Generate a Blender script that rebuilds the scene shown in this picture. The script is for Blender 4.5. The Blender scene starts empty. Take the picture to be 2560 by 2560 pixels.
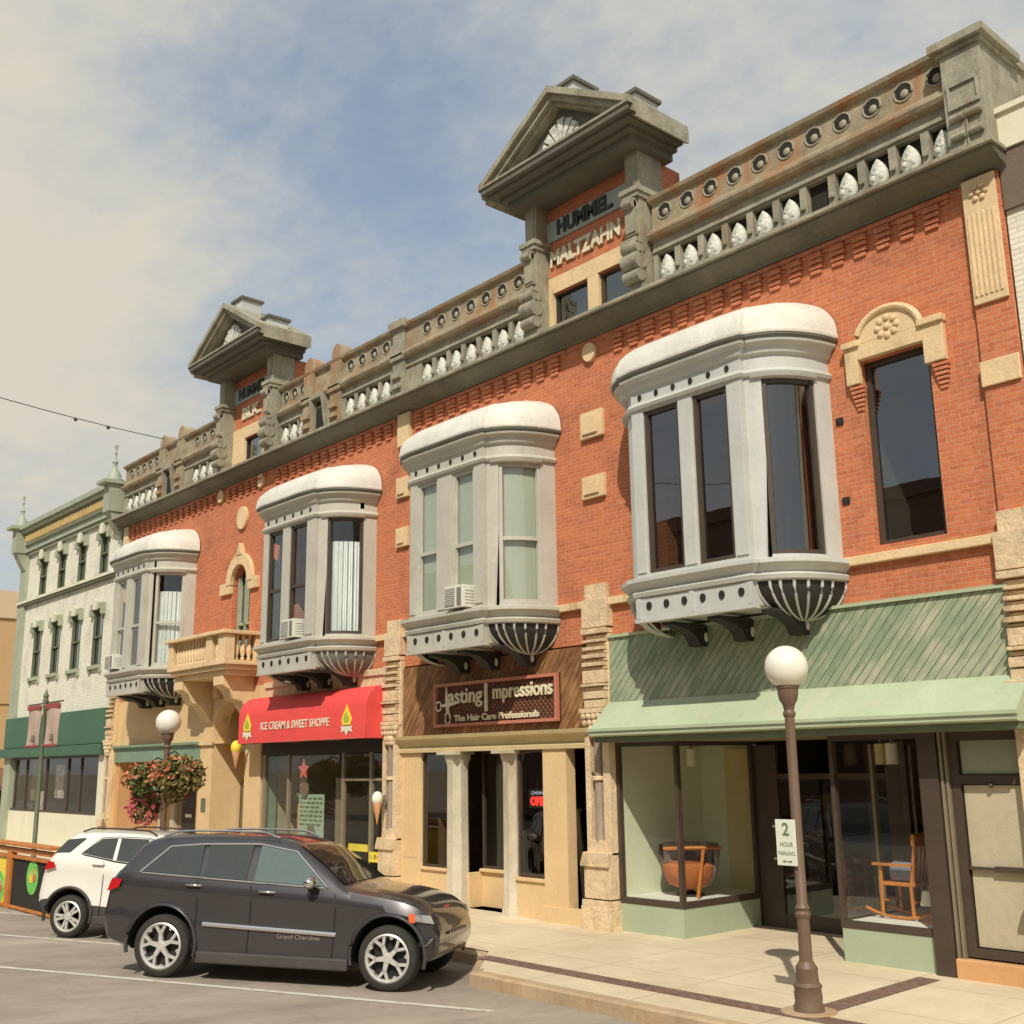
import bpy, bmesh, math, random
from mathutils import Vector, Matrix
random.seed(7)
R = math.radians
sc = bpy.context.scene
# ------------------------------------------------------------------ camera
F2, YAW, PITCH, ROLL = 2.16369408, -0.84916251, 0.2247562, -0.01341806
CAM = Vector((0, -12.1, 2.5))
fw = Vector((math.sin(YAW) * math.cos(PITCH), math.cos(YAW) * math.cos(PITCH), math.sin(PITCH)))
r0 = Vector((math.cos(YAW), -math.sin(YAW), 0)); u0 = r0.cross(fw)
cr, sr = math.cos(ROLL), math.sin(ROLL)
rt = r0 * cr + u0 * sr; up = u0 * cr - r0 * sr
cd = bpy.data.cameras.new('camera'); cam = bpy.data.objects.new('camera', cd); sc.collection.objects.link(cam)
cam.matrix_world = Matrix(((rt.x, up.x, -fw.x, CAM.x), (rt.y, up.y, -fw.y, CAM.y), (rt.z, up.z, -fw.z, CAM.z), (0, 0, 0, 1)))
cd.sensor_width = 36; cd.lens = 18 * F2; cd.clip_start = .1; cd.clip_end = 2000
sc.camera = cam
# ------------------------------------------------------------------ sun, sky, exposure
SUND = Vector((2.08, -2.49, 3.3)).normalized()
EL = math.asin(SUND.z); AZ = math.atan2(SUND.x, SUND.y)
sd = bpy.data.lights.new('sun', 'SUN'); sd.energy = 4.0; sd.angle = R(.55); sd.color = (1, .93, .82)
sun = bpy.data.objects.new('sun', sd); sc.collection.objects.link(sun)
sun.rotation_euler = SUND.to_track_quat('Z', 'Y').to_euler(); sun.location = (10, -15, 30)
w = bpy.data.worlds.new('World'); sc.world = w; w.use_nodes = True
nt = w.node_tree; nt.nodes.clear()
def N(t, **k):
    n = nt.nodes.new(t)
    for a, b in k.items(): setattr(n, a, b)
    return n
def L(a, b): nt.links.new(a, b)
def math_(op, a, b=None, clamp=False):
    n = N('ShaderNodeMath', operation=op, use_clamp=clamp)
    for i, x in enumerate((a, b)):
        if x is None: continue
        if isinstance(x, (int, float)): n.inputs[i].default_value = x
        else: L(x, n.inputs[i])
    return n.outputs[0]
def world():
    out = N('ShaderNodeOutputWorld')
    sky = N('ShaderNodeTexSky', sky_type='NISHITA', sun_disc=False, sun_elevation=EL, sun_rotation=AZ, air_density=1.2, dust_density=1.5)
    bg = N('ShaderNodeBackground'); bg.inputs[1].default_value = .13; L(sky.outputs[0], bg.inputs[0])
    tc = N('ShaderNodeTexCoord'); D = tc.outputs['Generated']
    sep = N('ShaderNodeSeparateXYZ'); L(D, sep.inputs[0])
    # clouds as a flat layer high above: project the direction on a plane
    zz = math_('ADD', math_('MAXIMUM', sep.outputs[2], 0.0), .22)
    cx = math_('DIVIDE', sep.outputs[0], zz); cy = math_('DIVIDE', sep.outputs[1], zz)
    cmb = N('ShaderNodeCombineXYZ'); L(cx, cmb.inputs[0]); L(cy, cmb.inputs[1])
    def noise(scale, det, rough=.55, dist=0, off=(0, 0, 0), st=(1, 1, 1)):
        mp = N('ShaderNodeMapping'); mp.inputs['Location'].default_value = off; mp.inputs['Scale'].default_value = st
        L(cmb.outputs[0], mp.inputs[0])
        n = N('ShaderNodeTexNoise'); n.inputs['Scale'].default_value = scale; n.inputs['Detail'].default_value = det
        n.inputs['Roughness'].default_value = rough; n.inputs['Distortion'].default_value = dist
        L(mp.outputs[0], n.inputs['Vector']); return n.outputs['Fac']
    def lobe(d, r_in, r_out):          # 1 inside the patch of sky round direction d
        v = N('ShaderNodeVectorMath', operation='DISTANCE'); L(D, v.inputs[0]); v.inputs[1].default_value = d
        mr = N('ShaderNodeMapRange', interpolation_type='SMOOTHSTEP'); L(v.outputs['Value'], mr.inputs[0])
        mr.inputs[1].default_value = r_in; mr.inputs[2].default_value = r_out; mr.inputs[3].default_value = 1; mr.inputs[4].default_value = 0
        return mr.outputs[0]
    def dirpx(x, y):
        v = rt * ((x - 1280) / 1280) + up * ((1280 - y) / 1280) + fw * F2
        return tuple(v.normalized())
    big = noise(1.1, 5, .5, .2, (3.1, 1.7, 0)); mid = noise(3.2, 6, .6, .3, (.4, 2.2, 0)); fine = noise(15, 4, .65, .15, (0, 0, 0), (1.0, 1.25, 1))
    cover = math_('ADD', math_('MULTIPLY', big, .6), math_('MULTIPLY', mid, .4))
    cover = math_('ADD', cover, .2)
    for (x, y, a, b, wgt) in ((120, 560, .05, .3, .42), (150, 1250, .1, .4, .08), (1150, 1000, .03, .22, .12), (2000, 250, .1, .42, .14),
                              (1000, 640, .02, .25, -.2), (640, 860, .01, .14, -.22), (1300, 330, .05, .26, -.1), (480, 300, .02, .15, -.22)):
        cover = math_('ADD', cover, math_('MULTIPLY', lobe(dirpx(x, y), a, b), wgt))
    cover = math_('ADD', cover, math_('MULTIPLY', math_('SUBTRACT', fine, .5), .42))
    mr = N('ShaderNodeMapRange', interpolation_type='SMOOTHSTEP'); L(cover, mr.inputs[0]); mr.inputs[1].default_value = .3; mr.inputs[2].default_value = .95
    mr.inputs[3].default_value = .36; mr.inputs[4].default_value = 1
    fac = mr.outputs[0]
    cr_ = N('ShaderNodeValToRGB'); L(math_('ADD', math_('MULTIPLY', cover, .75), math_('MULTIPLY', mid, .35)), cr_.inputs[0])
    e = cr_.color_ramp.elements
    e[0].position = .45; e[0].color = (.43, .5, .56, 1); e[1].position = 1.0; e[1].color = (.69, .65, .55, 1)
    q = e.new(.72); q.color = (.54, .56, .55, 1)
    bg2 = N('ShaderNodeBackground'); L(cr_.outputs[0], bg2.inputs[0]); bg2.inputs[1].default_value = 1.0
    mx = N('ShaderNodeMixShader'); L(fac, mx.inputs[0]); L(bg.outputs[0], mx.inputs[1]); L(bg2.outputs[0], mx.inputs[2])
    L(mx.outputs[0], out.inputs[0])
world()
vs = sc.view_settings; vs.view_transform = 'Standard'; vs.look = 'None'; vs.exposure = 0.0; vs.gamma = 1
sc.cycles.max_bounces = 6; sc.cycles.transparent_max_bounces = 12; sc.cycles.sample_clamp_indirect = 4
try: sc.cycles.use_denoising = True
except Exception: pass

# ------------------------------------------------------------------ materials
MATS = {}
def srgb(r, g, b): return tuple(((c / 255) / 12.92 if c / 255 <= .04045 else ((c / 255 + .055) / 1.055) ** 2.4) for c in (r, g, b))
def newmat(name):
    global nt
    m = bpy.data.materials.new(name); m.use_nodes = True; nt = m.node_tree; nt.nodes.clear()
    out = N('ShaderNodeOutputMaterial'); p = N('ShaderNodeBsdfPrincipled'); L(p.outputs[0], out.inputs[0]); return m, p, out
def mixc(a, b, f, mode='MIX'):
    n = N('ShaderNodeMix', data_type='RGBA', blend_type=mode)
    def put(i, x):
        if isinstance(x, tuple): n.inputs[i].default_value = (*x[:3], 1)
        elif isinstance(x, (int, float)): n.inputs[i].default_value = x
        else: L(x, n.inputs[i])
    put(0, f); put(6, a); put(7, b); return n.outputs[2]
def tex_noise(vec, scale, det=4, rough=.55, st=(1, 1, 1)):
    mp = N('ShaderNodeMapping'); mp.inputs['Scale'].default_value = st; L(vec, mp.inputs[0])
    n = N('ShaderNodeTexNoise'); n.inputs['Scale'].default_value = scale; n.inputs['Detail'].default_value = det; n.inputs['Roughness'].default_value = rough
    L(mp.outputs[0], n.inputs['Vector']); return n.outputs['Fac']
def ramp(x, a, b, lo=0., hi=1.):
    m = N('ShaderNodeMapRange'); L(x, m.inputs[0]); m.inputs[1].default_value = a; m.inputs[2].default_value = b; m.inputs[3].default_value = lo; m.inputs[4].default_value = hi
    return m.outputs[0]
def bump(p, h, dist=.01, strength=.6):
    b = N('ShaderNodeBump'); b.inputs['Strength'].default_value = strength; b.inputs['Distance'].default_value = dist
    L(h, b.inputs['Height']); L(b.outputs[0], p.inputs['Normal'])
def objvec(): return N('ShaderNodeTexCoord').outputs['Object']
def M(name, col, rough=.7, var=.18, scale=2.5, bmp=.006, bsc=30, metal=0., spec=.5, coat=0., stain=None, flake=None):
    """weathered plain material: large and small value variation, optional streaky stain (colour, amount), bump"""
    if name in MATS: return MATS[name]
    m, p, out = newmat(name); v = objvec()
    n1 = tex_noise(v, scale, 6, .6); n2 = tex_noise(v, scale * 9, 3, .6)
    f = math_('ADD', math_('MULTIPLY', n1, .65), math_('MULTIPLY', n2, .35))
    dark = tuple(c * (1 - var * 1.6) for c in col); lite = tuple(min(1, c * (1 + var)) for c in col)
    c = mixc(dark, lite, ramp(f, .3, .7))
    if stain:
        s = tex_noise(v, stain[2] if len(stain) > 2 else 2.2, 7, .65, (1, 1, .35))
        s2 = ramp(s, .62 - stain[1] * .3, .78 - stain[1] * .2)
        c = mixc(c, stain[0], s2)
    L(c, p.inputs['Base Color']); p.inputs['Roughness'].default_value = rough; p.inputs['Metallic'].default_value = metal
    p.inputs['Specular IOR Level'].default_value = spec; p.inputs['Coat Weight'].default_value = coat; p.inputs['Coat Roughness'].default_value = .04
    if bmp: bump(p, tex_noise(v, bsc, 5, .6), bmp, .7)
    MATS[name] = m; return m
def brickmat(name, c1, c2, mortar, bw=.2, bh=.062, stain=None, vertical=True, ms=.007):
    m, p, out = newmat(name); v = objvec()
    sp = N('ShaderNodeSeparateXYZ'); L(v, sp.inputs[0]); cb = N('ShaderNodeCombineXYZ')
    if vertical: L(math_('ADD', sp.outputs[0], sp.outputs[1]), cb.inputs[0]); L(sp.outputs[2], cb.inputs[1])
    else: L(sp.outputs[0], cb.inputs[0]); L(sp.outputs[1], cb.inputs[1])
    b = N('ShaderNodeTexBrick'); L(cb.outputs[0], b.inputs['Vector'])
    b.inputs['Color1'].default_value = (*c1, 1); b.inputs['Color2'].default_value = (*c2, 1); b.inputs['Mortar'].default_value = (*mortar, 1)
    b.inputs['Scale'].default_value = 1; b.inputs['Mortar Size'].default_value = ms; b.inputs['Mortar Smooth'].default_value = .25
    b.inputs['Brick Width'].default_value = bw; b.inputs['Row Height'].default_value = bh; b.inputs['Bias'].default_value = -.1
    n = tex_noise(v, 1.1, 7, .65); n2 = tex_noise(v, 14, 4, .6)
    c = mixc(b.outputs['Color'], (.0, .0, .0), ramp(n, .5, .78, 0, .42))
    c = mixc(c, (.55, .36, .2), ramp(tex_noise(v, .8, 6, .7), .6, .78, 0, .28))
    c = mixc(c, (1, 1, 1), ramp(n2, .3, .75, 0, .09))
    if stain: c = mixc(c, stain[0], ramp(tex_noise(v, 1.6, 7, .7, (1, 1, .4)), .62 - stain[1] * .3, .8 - stain[1] * .2))
    L(c, p.inputs['Base Color']); p.inputs['Roughness'].default_value = .85; p.inputs['Specular IOR Level'].default_value = .25
    h = math_('ADD', math_('SUBTRACT', 1, b.outputs['Fac']), math_('MULTIPLY', n2, .5)); bump(p, h, .012, .8)
    MATS[name] = m; return m
def plankmat(name, c1, c2, c3, wdt=.1, slope=1.0, rough=.75):
    m, p, out = newmat(name); v = objvec(); sp = N('ShaderNodeSeparateXYZ'); L(v, sp.inputs[0])
    k = 1 / math.hypot(1, slope)
    across = math_('MULTIPLY', math_('SUBTRACT', sp.outputs[0], math_('MULTIPLY', sp.outputs[2], slope)), k)
    along = math_('MULTIPLY', math_('ADD', math_('MULTIPLY', sp.outputs[0], slope), sp.outputs[2]), k)
    idx = math_('DIVIDE', across, wdt); fl = math_('FLOOR', idx); fr = math_('SUBTRACT', idx, fl)
    wn = N('ShaderNodeTexWhiteNoise', noise_dimensions='1D'); L(fl, wn.inputs['W'])
    cb = N('ShaderNodeCombineXYZ'); L(across, cb.inputs[0]); L(along, cb.inputs[1]); L(wn.outputs[0], cb.inputs[2])
    st = tex_noise(cb.outputs[0], 6, 8, .7, (3.0, .45, 3)); st2 = tex_noise(v, 1.6, 6, .6)
    c = mixc(c1, c2, wn.outputs[0]); c = mixc(c, c3, ramp(math_('ADD', math_('MULTIPLY', st, .6), math_('MULTIPLY', st2, .4)), .46, .62))
    gap = ramp(math_('ABSOLUTE', math_('SUBTRACT', fr, .5)), .43, .5)
    c = mixc(c, tuple(x * .3 for x in c1), math_('MULTIPLY', gap, .7))
    L(c, p.inputs['Base Color']); p.inputs['Roughness'].default_value = rough
    bump(p, math_('SUBTRACT', math_('MULTIPLY', st, .5), gap), .012, .8); MATS[name] = m; return m
def glassmat(name, tint=(.8, .85, .83), k=1.0, rough=.0):
    m, p, out = newmat(name); nt.nodes.remove(p)
    t = N('ShaderNodeBsdfTransparent'); t.inputs[0].default_value = (*tint, 1)
    g = N('ShaderNodeBsdfGlossy'); g.inputs['Roughness'].default_value = rough; g.inputs[0].default_value = (1, 1, 1, 1)
    ge = N('ShaderNodeNewGeometry'); dt = N('ShaderNodeVectorMath', operation='DOT_PRODUCT'); L(ge.outputs['Incoming'], dt.inputs[0]); L(ge.outputs['Normal'], dt.inputs[1])
    sch = math_('ADD', math_('MULTIPLY', math_('POWER', math_('SUBTRACT', 1, math_('ABSOLUTE', dt.outputs['Value']), True), 5), .95), .05)
    v = objvec(); nb = N('ShaderNodeBump'); nb.inputs['Strength'].default_value = .06; nb.inputs['Distance'].default_value = .02
    L(tex_noise(v, 1.3, 2), nb.inputs['Height']); L(nb.outputs[0], g.inputs['Normal'])
    mx = N('ShaderNodeMixShader'); L(math_('MULTIPLY', sch, k, True), mx.inputs[0]); L(t.outputs[0], mx.inputs[1]); L(g.outputs[0], mx.inputs[2]); L(mx.outputs[0], out.inputs[0])
    MATS[name] = m; return m
def emit(name, col, s):
    m, p, out = newmat(name); p.inputs['Base Color'].default_value = (*col, 1); p.inputs['Emission Color'].default_value = (*col, 1); p.inputs['Emission Strength'].default_value = s
    MATS[name] = m; return m

BRICK = brickmat('orange_red_brick', (.60, .16, .05), (.47, .11, .036), (.56, .27, .12), .19, .06, ms=.007)
BRICKW = brickmat('white_painted_brick', (.8, .77, .62), (.73, .7, .56), (.62, .6, .46), .2, .065, ms=.005)
BRICKB = brickmat('brown_brick', (.2, .09, .055), (.15, .07, .045), (.24, .17, .12))
PAVER = brickmat('brown_pavers', (.2, .1, .06), (.15, .08, .05), (.1, .065, .045), .16, .08, vertical=False)
TAN = M('tan_limestone', (.74, .55, .31), .85, .12, 2, .012, 22, stain=((.36, .26, .14), .12))
TANP = M('tan_painted_stucco', (.7, .5, .26), .8, .08, 1.4, .004, 40)
ORANGEP = M('orange_tan_stucco', (.62, .34, .15), .85, .09, 1.2, .004, 40)
ROCK = M('rough_tan_stone', (.72, .55, .34), .9, .2, 5, .03, 18, stain=((.33, .23, .13), .2))
SHEET = M('weathered_grey_sheet_metal', (.34, .315, .225), .7, .3, 3, .008, 25, stain=((.22, .15, .08), .25, 3.5))
RUST = M('rusty_sheet_metal', (.36, .3, .19), .75, .3, 3.2, .008, 25, stain=((.36, .15, .055), .42, 2.6))
SHEETD = M('dark_grey_sheet_metal', (.14, .135, .1), .75, .2, 2, .004, 25)
DARKG = M('dark_green_grey_fascia', (.15, .145, .1), .7, .25, 2, .005, 25)
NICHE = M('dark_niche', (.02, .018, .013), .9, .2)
LOZ = M('pale_cast_ornament', (.68, .68, .58), .7, .4, 9, .02, 22)
BAYP = M('grey_white_bay_paint', (.50, .48, .40), .55, .1, 2.2, .004, 30, stain=((.36, .33, .25), .08))
BAYPB = M('pale_grey_bay_paint', (.53, .54, .49), .5, .08, 2.2, .004, 30)
BAYR = M('white_coated_bay_roof', (.68, .66, .57), .6, .12, 2.2, .012, 9, stain=((.5, .49, .43), .12))
BAYD = M('dark_grey_bay_trim', (.16, .155, .125), .65, .2, 3, .004, 30)
IRON = M('black_iron', (.025, .024, .02), .6, .2, 5, .004, 40)
BRONZE = M('bronze_brown_frame', (.07, .05, .035), .45, .15, 4, 0)
BRONZEL = M('aluminium_bronze_strip', (.24, .2, .13), .4, .12, 4, 0)
GLASS = glassmat('window_glass', (.93, .96, .94), 2.0); GLASSD = glassmat('dark_window_glass', (.5, .53, .5), 3.2); GLASSC = glassmat('shop_glass', (.97, .985, .965), 1.3)
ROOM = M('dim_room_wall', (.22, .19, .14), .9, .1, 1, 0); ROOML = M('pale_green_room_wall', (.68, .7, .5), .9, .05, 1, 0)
ROOMT = M('tan_partition', (.6, .5, .26), .85, .06, 1, 0); FLOORW = M('white_display_floor', (.8, .78, .7), .6, .08, 2, 0)
CURT = M('white_curtain', (.86, .89, .86), .9, .06, 3, .01, 12); BLIND = M('grey_green_blind', (.42, .45, .35), .8, .04, 2, 0)
GREENK = M('pale_green_paint', (.38, .44, .3), .6, .07, 1.6, .003, 30, stain=((.42, .42, .28), .1))
GREENL = M('light_green_ledge', (.43, .5, .33), .6, .09, 1.5, .004, 25, stain=((.5, .5, .34), .2))
GREENB = plankmat('weathered_green_boards', (.2, .275, .165), (.28, .34, .21), (.5, .47, .33), .1, .85)
BROWNB = plankmat('brown_diagonal_boards', (.15, .065, .026), (.21, .09, .035), (.4, .22, .08), .1, .75)
GREEND = M('dark_green_awning_metal', (.055, .135, .075), .55, .12, 1.5, .003, 20)
GREENS = M('grey_green_sign_band', (.2, .29, .2), .6, .12, 2, .003, 20)
REDF = M('red_awning_canvas', (.78, .075, .065), .7, .1, 1.4, .004, 60)
REDS = M('red_paint', (.5, .03, .03), .5, .1)
WHITEP = M('white_paint', (.78, .76, .66), .5, .06, 3, .002, 30); CREAM = M('cream_paint', (.74, .7, .52), .6, .06, 2, .003, 30)
YELLOW = M('yellow_paint', (.85, .66, .06), .5, .08); ORANGEW = M('orange_stained_wood', (.55, .19, .035), .5, .22, 5, .005, 30)
ROSE = M('rose_trim', (.55, .2, .13), .6, .15)
GOLD = M('gold_letters', (.62, .44, .17), .5, .15); LETD = M('dark_letters', (.05, .055, .04), .7, .2)
LETW = M('cream_letters', (.74, .66, .45), .7, .15); SIGNG = M('grey_blue_sign_board', (.37, .41, .36), .7, .1)
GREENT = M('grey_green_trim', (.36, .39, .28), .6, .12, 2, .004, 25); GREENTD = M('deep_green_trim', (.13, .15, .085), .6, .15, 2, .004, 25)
POST = M('brown_lamp_post_paint', (.15, .095, .06), .5, .15, 4, .003, 40); GLOBE = M('white_globe_glass', (.8, .77, .66), .25, .04, 2, 0)
LEAF = M('green_leaf', (.1, .14, .035), .6, .5, 6, 0); LEAF2 = M('olive_leaf', (.24, .2, .06), .6, .4, 6, 0)
PINK = M('pink_petal', (.55, .06, .12), .6, .3, 6, 0); CORAL = M('coral_petal', (.6, .18, .09), .6, .3, 6, 0)
ACW = M('white_plastic', (.7, .68, .6), .45, .05); ACG = M('grey_grille', (.2, .19, .15), .7, .15)
def ground_mats():
    m, p, out = newmat('asphalt'); v = objvec()
    a = tex_noise(v, .5, 6, .6, (1, .35, 1)); b = tex_noise(v, 60, 4, .7); c0 = tex_noise(v, 2.2, 6, .65, (1, .5, 1))
    c = mixc((.25, .21, .165), (.42, .36, .285), ramp(math_('ADD', math_('MULTIPLY', a, .5), math_('MULTIPLY', c0, .5)), .36, .66))
    c = mixc(c, (.09, .07, .05), ramp(tex_noise(v, 3.1, 5, .7), .62, .75, 0, .4)); c = mixc(c, (.42, .36, .28), ramp(b, .55, .75, 0, .3))
    vo = N('ShaderNodeTexVoronoi', feature='DISTANCE_TO_EDGE'); vo.inputs['Scale'].default_value = .55
    mp = N('ShaderNodeMapping'); L(v, mp.inputs[0]); ad = N('ShaderNodeVectorMath', operation='ADD'); L(mp.outputs[0], ad.inputs[0])
    nz = N('ShaderNodeTexNoise'); nz.inputs['Scale'].default_value = 1.7; L(v, nz.inputs['Vector']); L(nz.outputs['Color'], ad.inputs[1]); L(ad.outputs[0], vo.inputs['Vector'])
    c = mixc(c, (.1, .08, .06), ramp(vo.outputs['Distance'], 0, .008, .22, 0))
    L(c, p.inputs['Base Color']); p.inputs['Roughness'].default_value = .85; bump(p, b, .008, .8); MATS['asphalt'] = m
    m, p, out = newmat('sidewalk_concrete'); v = objvec()
    a = tex_noise(v, .7, 6, .6); b = tex_noise(v, 45, 4, .7); d = tex_noise(v, 3, 6, .7)
    c = mixc((.52, .425, .28), (.7, .59, .41), ramp(math_('ADD', math_('MULTIPLY', a, .6), math_('MULTIPLY', d, .4)), .35, .65))
    c = mixc(c, (.2, .15, .1), ramp(d, .63, .76, 0, .35)); c = mixc(c, (.62, .52, .36), ramp(b, .55, .8, 0, .3))
    sp = N('ShaderNodeSeparateXYZ'); L(v, sp.inputs[0])
    def joint(o, s, off):
        x = math_('FRACT', math_('DIVIDE', math_('ADD', o, off), s)); return ramp(math_('ABSOLUTE', math_('SUBTRACT', x, .5)), .5 - .012 / s, .5)
    j = math_('MAXIMUM', joint(sp.outputs[0], 1.55, 50.2), joint(sp.outputs[1], 1.3, 50.05))
    c = mixc(c, (.16, .115, .07), math_('MULTIPLY', j, .6))
    L(c, p.inputs['Base Color']); p.inputs['Roughness'].default_value = .85; bump(p, math_('SUBTRACT', math_('MULTIPLY', b, .3), j), .008, .6); MATS['sidewalk'] = m
ground_mats()
CONC = M('kerb_concrete', (.46, .34, .21), .85, .2, 2, .008, 40, stain=((.4, .22, .1), .35)); LINE = M('worn_white_line', (.66, .62, .52), .8, .12, 5, .003, 50, stain=((.3, .24, .18), .3, 9))

# ------------------------------------------------------------------ mesh builder
class MB:
    def __init__(s): s.v = []; s.f = []; s.m = []; s.k = 0
    def mat(s, k): s.k = k; return s
    def add(s, vs, fs):
        n = len(s.v); s.v += [tuple(p) for p in vs]; s.f += [tuple(n + i for i in f) for f in fs]; s.m += [s.k] * len(fs); return s
    def box(s, x0, x1, y0, y1, z0, z1):
        return s.add([(x, y, z) for z in (z0, z1) for y in (y0, y1) for x in (x0, x1)], [(0, 2, 3, 1), (4, 5, 7, 6), (0, 1, 5, 4), (2, 6, 7, 3), (0, 4, 6, 2), (1, 3, 7, 5)])
    def prism(s, poly, lo, hi, ax='y'):
        n = len(poly)
        def P(a, b, t): return (a, t, b) if ax == 'y' else ((t, a, b) if ax == 'x' else (a, b, t))
        return s.add([P(a, b, lo) for a, b in poly] + [P(a, b, hi) for a, b in poly],
                     [tuple(range(n)), tuple(range(2 * n - 1, n - 1, -1))] + [(i, i + n, (i + 1) % n + n, (i + 1) % n) for i in range(n)])
    def lathe(s, cx, cy, prof, n=16, a0=0, a1=2 * math.pi, caps=True):
        full = abs(a1 - a0 - 2 * math.pi) < 1e-6; m = n if full else n + 1
        vs = [(cx + r * math.cos(a0 + (a1 - a0) * i / n), cy + r * math.sin(a0 + (a1 - a0) * i / n), z) for r, z in prof for i in range(m)]
        fs = [(j * m + i, j * m + (i + 1) % m, (j + 1) * m + (i + 1) % m, (j + 1) * m + i) for j in range(len(prof) - 1) for i in range(n)]
        if caps and prof[0][0] > 1e-4 and full: fs.append(tuple(range(m))[::-1])
        if caps and prof[-1][0] > 1e-4 and full: fs.append(tuple((len(prof) - 1) * m + i for i in range(m)))
        return s.add(vs, fs)
    def tube(s, pts, r, n=8, closed=False):
        pts = [Vector(p) for p in pts]; k = len(pts); rings = []; ref = Vector((0, 0, 1))
        for i, p in enumerate(pts):
            a = pts[i - 1] if (i or closed) else p; b = pts[(i + 1) % k] if (i < k - 1 or closed) else p
            t = (b - a).normalized() if (b - a).length > 1e-9 else ref
            x = t.cross(ref if abs(t.z) < .95 else Vector((1, 0, 0))).normalized(); y = t.cross(x)
            rr = r[i] if isinstance(r, (list, tuple)) else r
            rings.append([p + (x * math.cos(2 * math.pi * j / n) + y * math.sin(2 * math.pi * j / n)) * rr for j in range(n)])
        fs = [(i * n + j, i * n + (j + 1) % n, ((i + 1) % k) * n + (j + 1) % n, ((i + 1) % k) * n + j) for i in range(k if closed else k - 1) for j in range(n)]
        if not closed: fs += [tuple(range(n))[::-1], tuple((k - 1) * n + j for j in range(n))]
        return s.add([v for q in rings for v in q], fs)
    def ball(s, c, r, n=16, m=10, sc=(1, 1, 1)):
        vs = [(c[0] + sc[0] * r * math.sin(math.pi * j / m) * math.cos(2 * math.pi * i / n), c[1] + sc[1] * r * math.sin(math.pi * j / m) * math.sin(2 * math.pi * i / n), c[2] + sc[2] * r * math.cos(math.pi * j / m)) for j in range(m + 1) for i in range(n)]
        return s.add(vs, [(j * n + i, j * n + (i + 1) % n, (j + 1) * n + (i + 1) % n, (j + 1) * n + i) for j in range(m) for i in range(n)])
    def grid(s, fn, nu, nv):
        vs = [fn(i / nu, j / nv) for j in range(nv + 1) for i in range(nu + 1)]
        return s.add(vs, [(j * (nu + 1) + i, j * (nu + 1) + i + 1, (j + 1) * (nu + 1) + i + 1, (j + 1) * (nu + 1) + i) for j in range(nv) for i in range(nu)])
    def sweep(s, path, prof, caps=True):
        """path: [(x,y,nx,ny)], prof: closed [(offset,z)]"""
        k = len(prof); vs = [(x + nx * o, y + ny * o, z) for x, y, nx, ny in path for o, z in prof]
        fs = [(i * k + j, i * k + (j + 1) % k, (i + 1) * k + (j + 1) % k, (i + 1) * k + j) for i in range(len(path) - 1) for j in range(k)]
        if caps: fs += [tuple(range(k)), tuple(range((len(path) - 1) * k, len(path) * k))[::-1]]
        return s.add(vs, fs)
    def build(s, name, mats, parent=None, smooth=None, local=False, bevel=0, recalc=True, solid=0):
        if not isinstance(mats, (list, tuple)): mats = [mats]
        o0 = Vector((0, 0, 0)); q = parent
        if not local:
            while q is not None: o0 = o0 + q.location; q = q.parent
        me = bpy.data.meshes.new(name); me.from_pydata([(v[0] - o0.x, v[1] - o0.y, v[2] - o0.z) for v in s.v], [], s.f)
        for m in mats: me.materials.append(m)
        me.polygons.foreach_set('material_index', s.m)
        bm = bmesh.new(); bm.from_mesh(me); bmesh.ops.remove_doubles(bm, verts=bm.verts, dist=1e-5)
        if recalc: bmesh.ops.recalc_face_normals(bm, faces=bm.faces)
        bm.to_mesh(me); bm.free()
        if smooth is not None:
            me.polygons.foreach_set('use_smooth', [True] * len(me.polygons)); me.set_sharp_from_angle(angle=R(smooth))
        o = bpy.data.objects.new(name, me); sc.collection.objects.link(o)
        if parent is not None: o.parent = parent
        if bevel:
            b = o.modifiers.new('edge', 'BEVEL'); b.width = bevel; b.segments = 2; b.limit_method = 'ANGLE'; b.angle_limit = R(40)
        return o
def build_split(mb, name, mats, parent, **kw):
    """one object for each separate piece of the builder (pieces whose boxes touch stay together)"""
    n = len(mb.v); par = list(range(n))
    def find(i):
        while par[i] != i: par[i] = par[par[i]]; i = par[i]
        return i
    for f in mb.f:
        for j in f[1:]: par[find(j)] = find(f[0])
    comp = {}
    for i in range(n): comp.setdefault(find(i), []).append(i)
    cl = [[c, [min(mb.v[i][k] for i in c) - .004 for k in range(3)], [max(mb.v[i][k] for i in c) + .004 for k in range(3)]] for c in comp.values()]
    ch = True
    while ch:
        ch = False
        for i in range(len(cl)):
            for j in range(i + 1, len(cl)):
                if all(cl[i][1][k] <= cl[j][2][k] and cl[j][1][k] <= cl[i][2][k] for k in range(3)):
                    a, b = cl[i], cl.pop(j); cl[i] = [a[0] + b[0], [min(p, q) for p, q in zip(a[1], b[1])], [max(p, q) for p, q in zip(a[2], b[2])]]; ch = True; break
            if ch: break
    out = []
    for c, _, _ in cl:
        ids = {v: i for i, v in enumerate(sorted(c))}; m = MB(); m.v = [mb.v[v] for v in sorted(c)]
        for f, k in zip(mb.f, mb.m):
            if f[0] in ids: m.f.append(tuple(ids[v] for v in f)); m.m.append(k)
        out.append(m.build(name, mats, parent, **kw))
    return out
def tag(o, label=None, cat=None, group=None, kind=None):
    if label: o['label'] = label
    if cat: o['category'] = cat
    if group: o['group'] = group
    if kind: o['kind'] = kind
    return o
def thing(name, label, cat, loc=(0, 0, 0), group=None):
    o = bpy.data.objects.new(name, None); o.location = loc; o.empty_display_size = .2; sc.collection.objects.link(o)
    return tag(o, label, cat, group)
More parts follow.
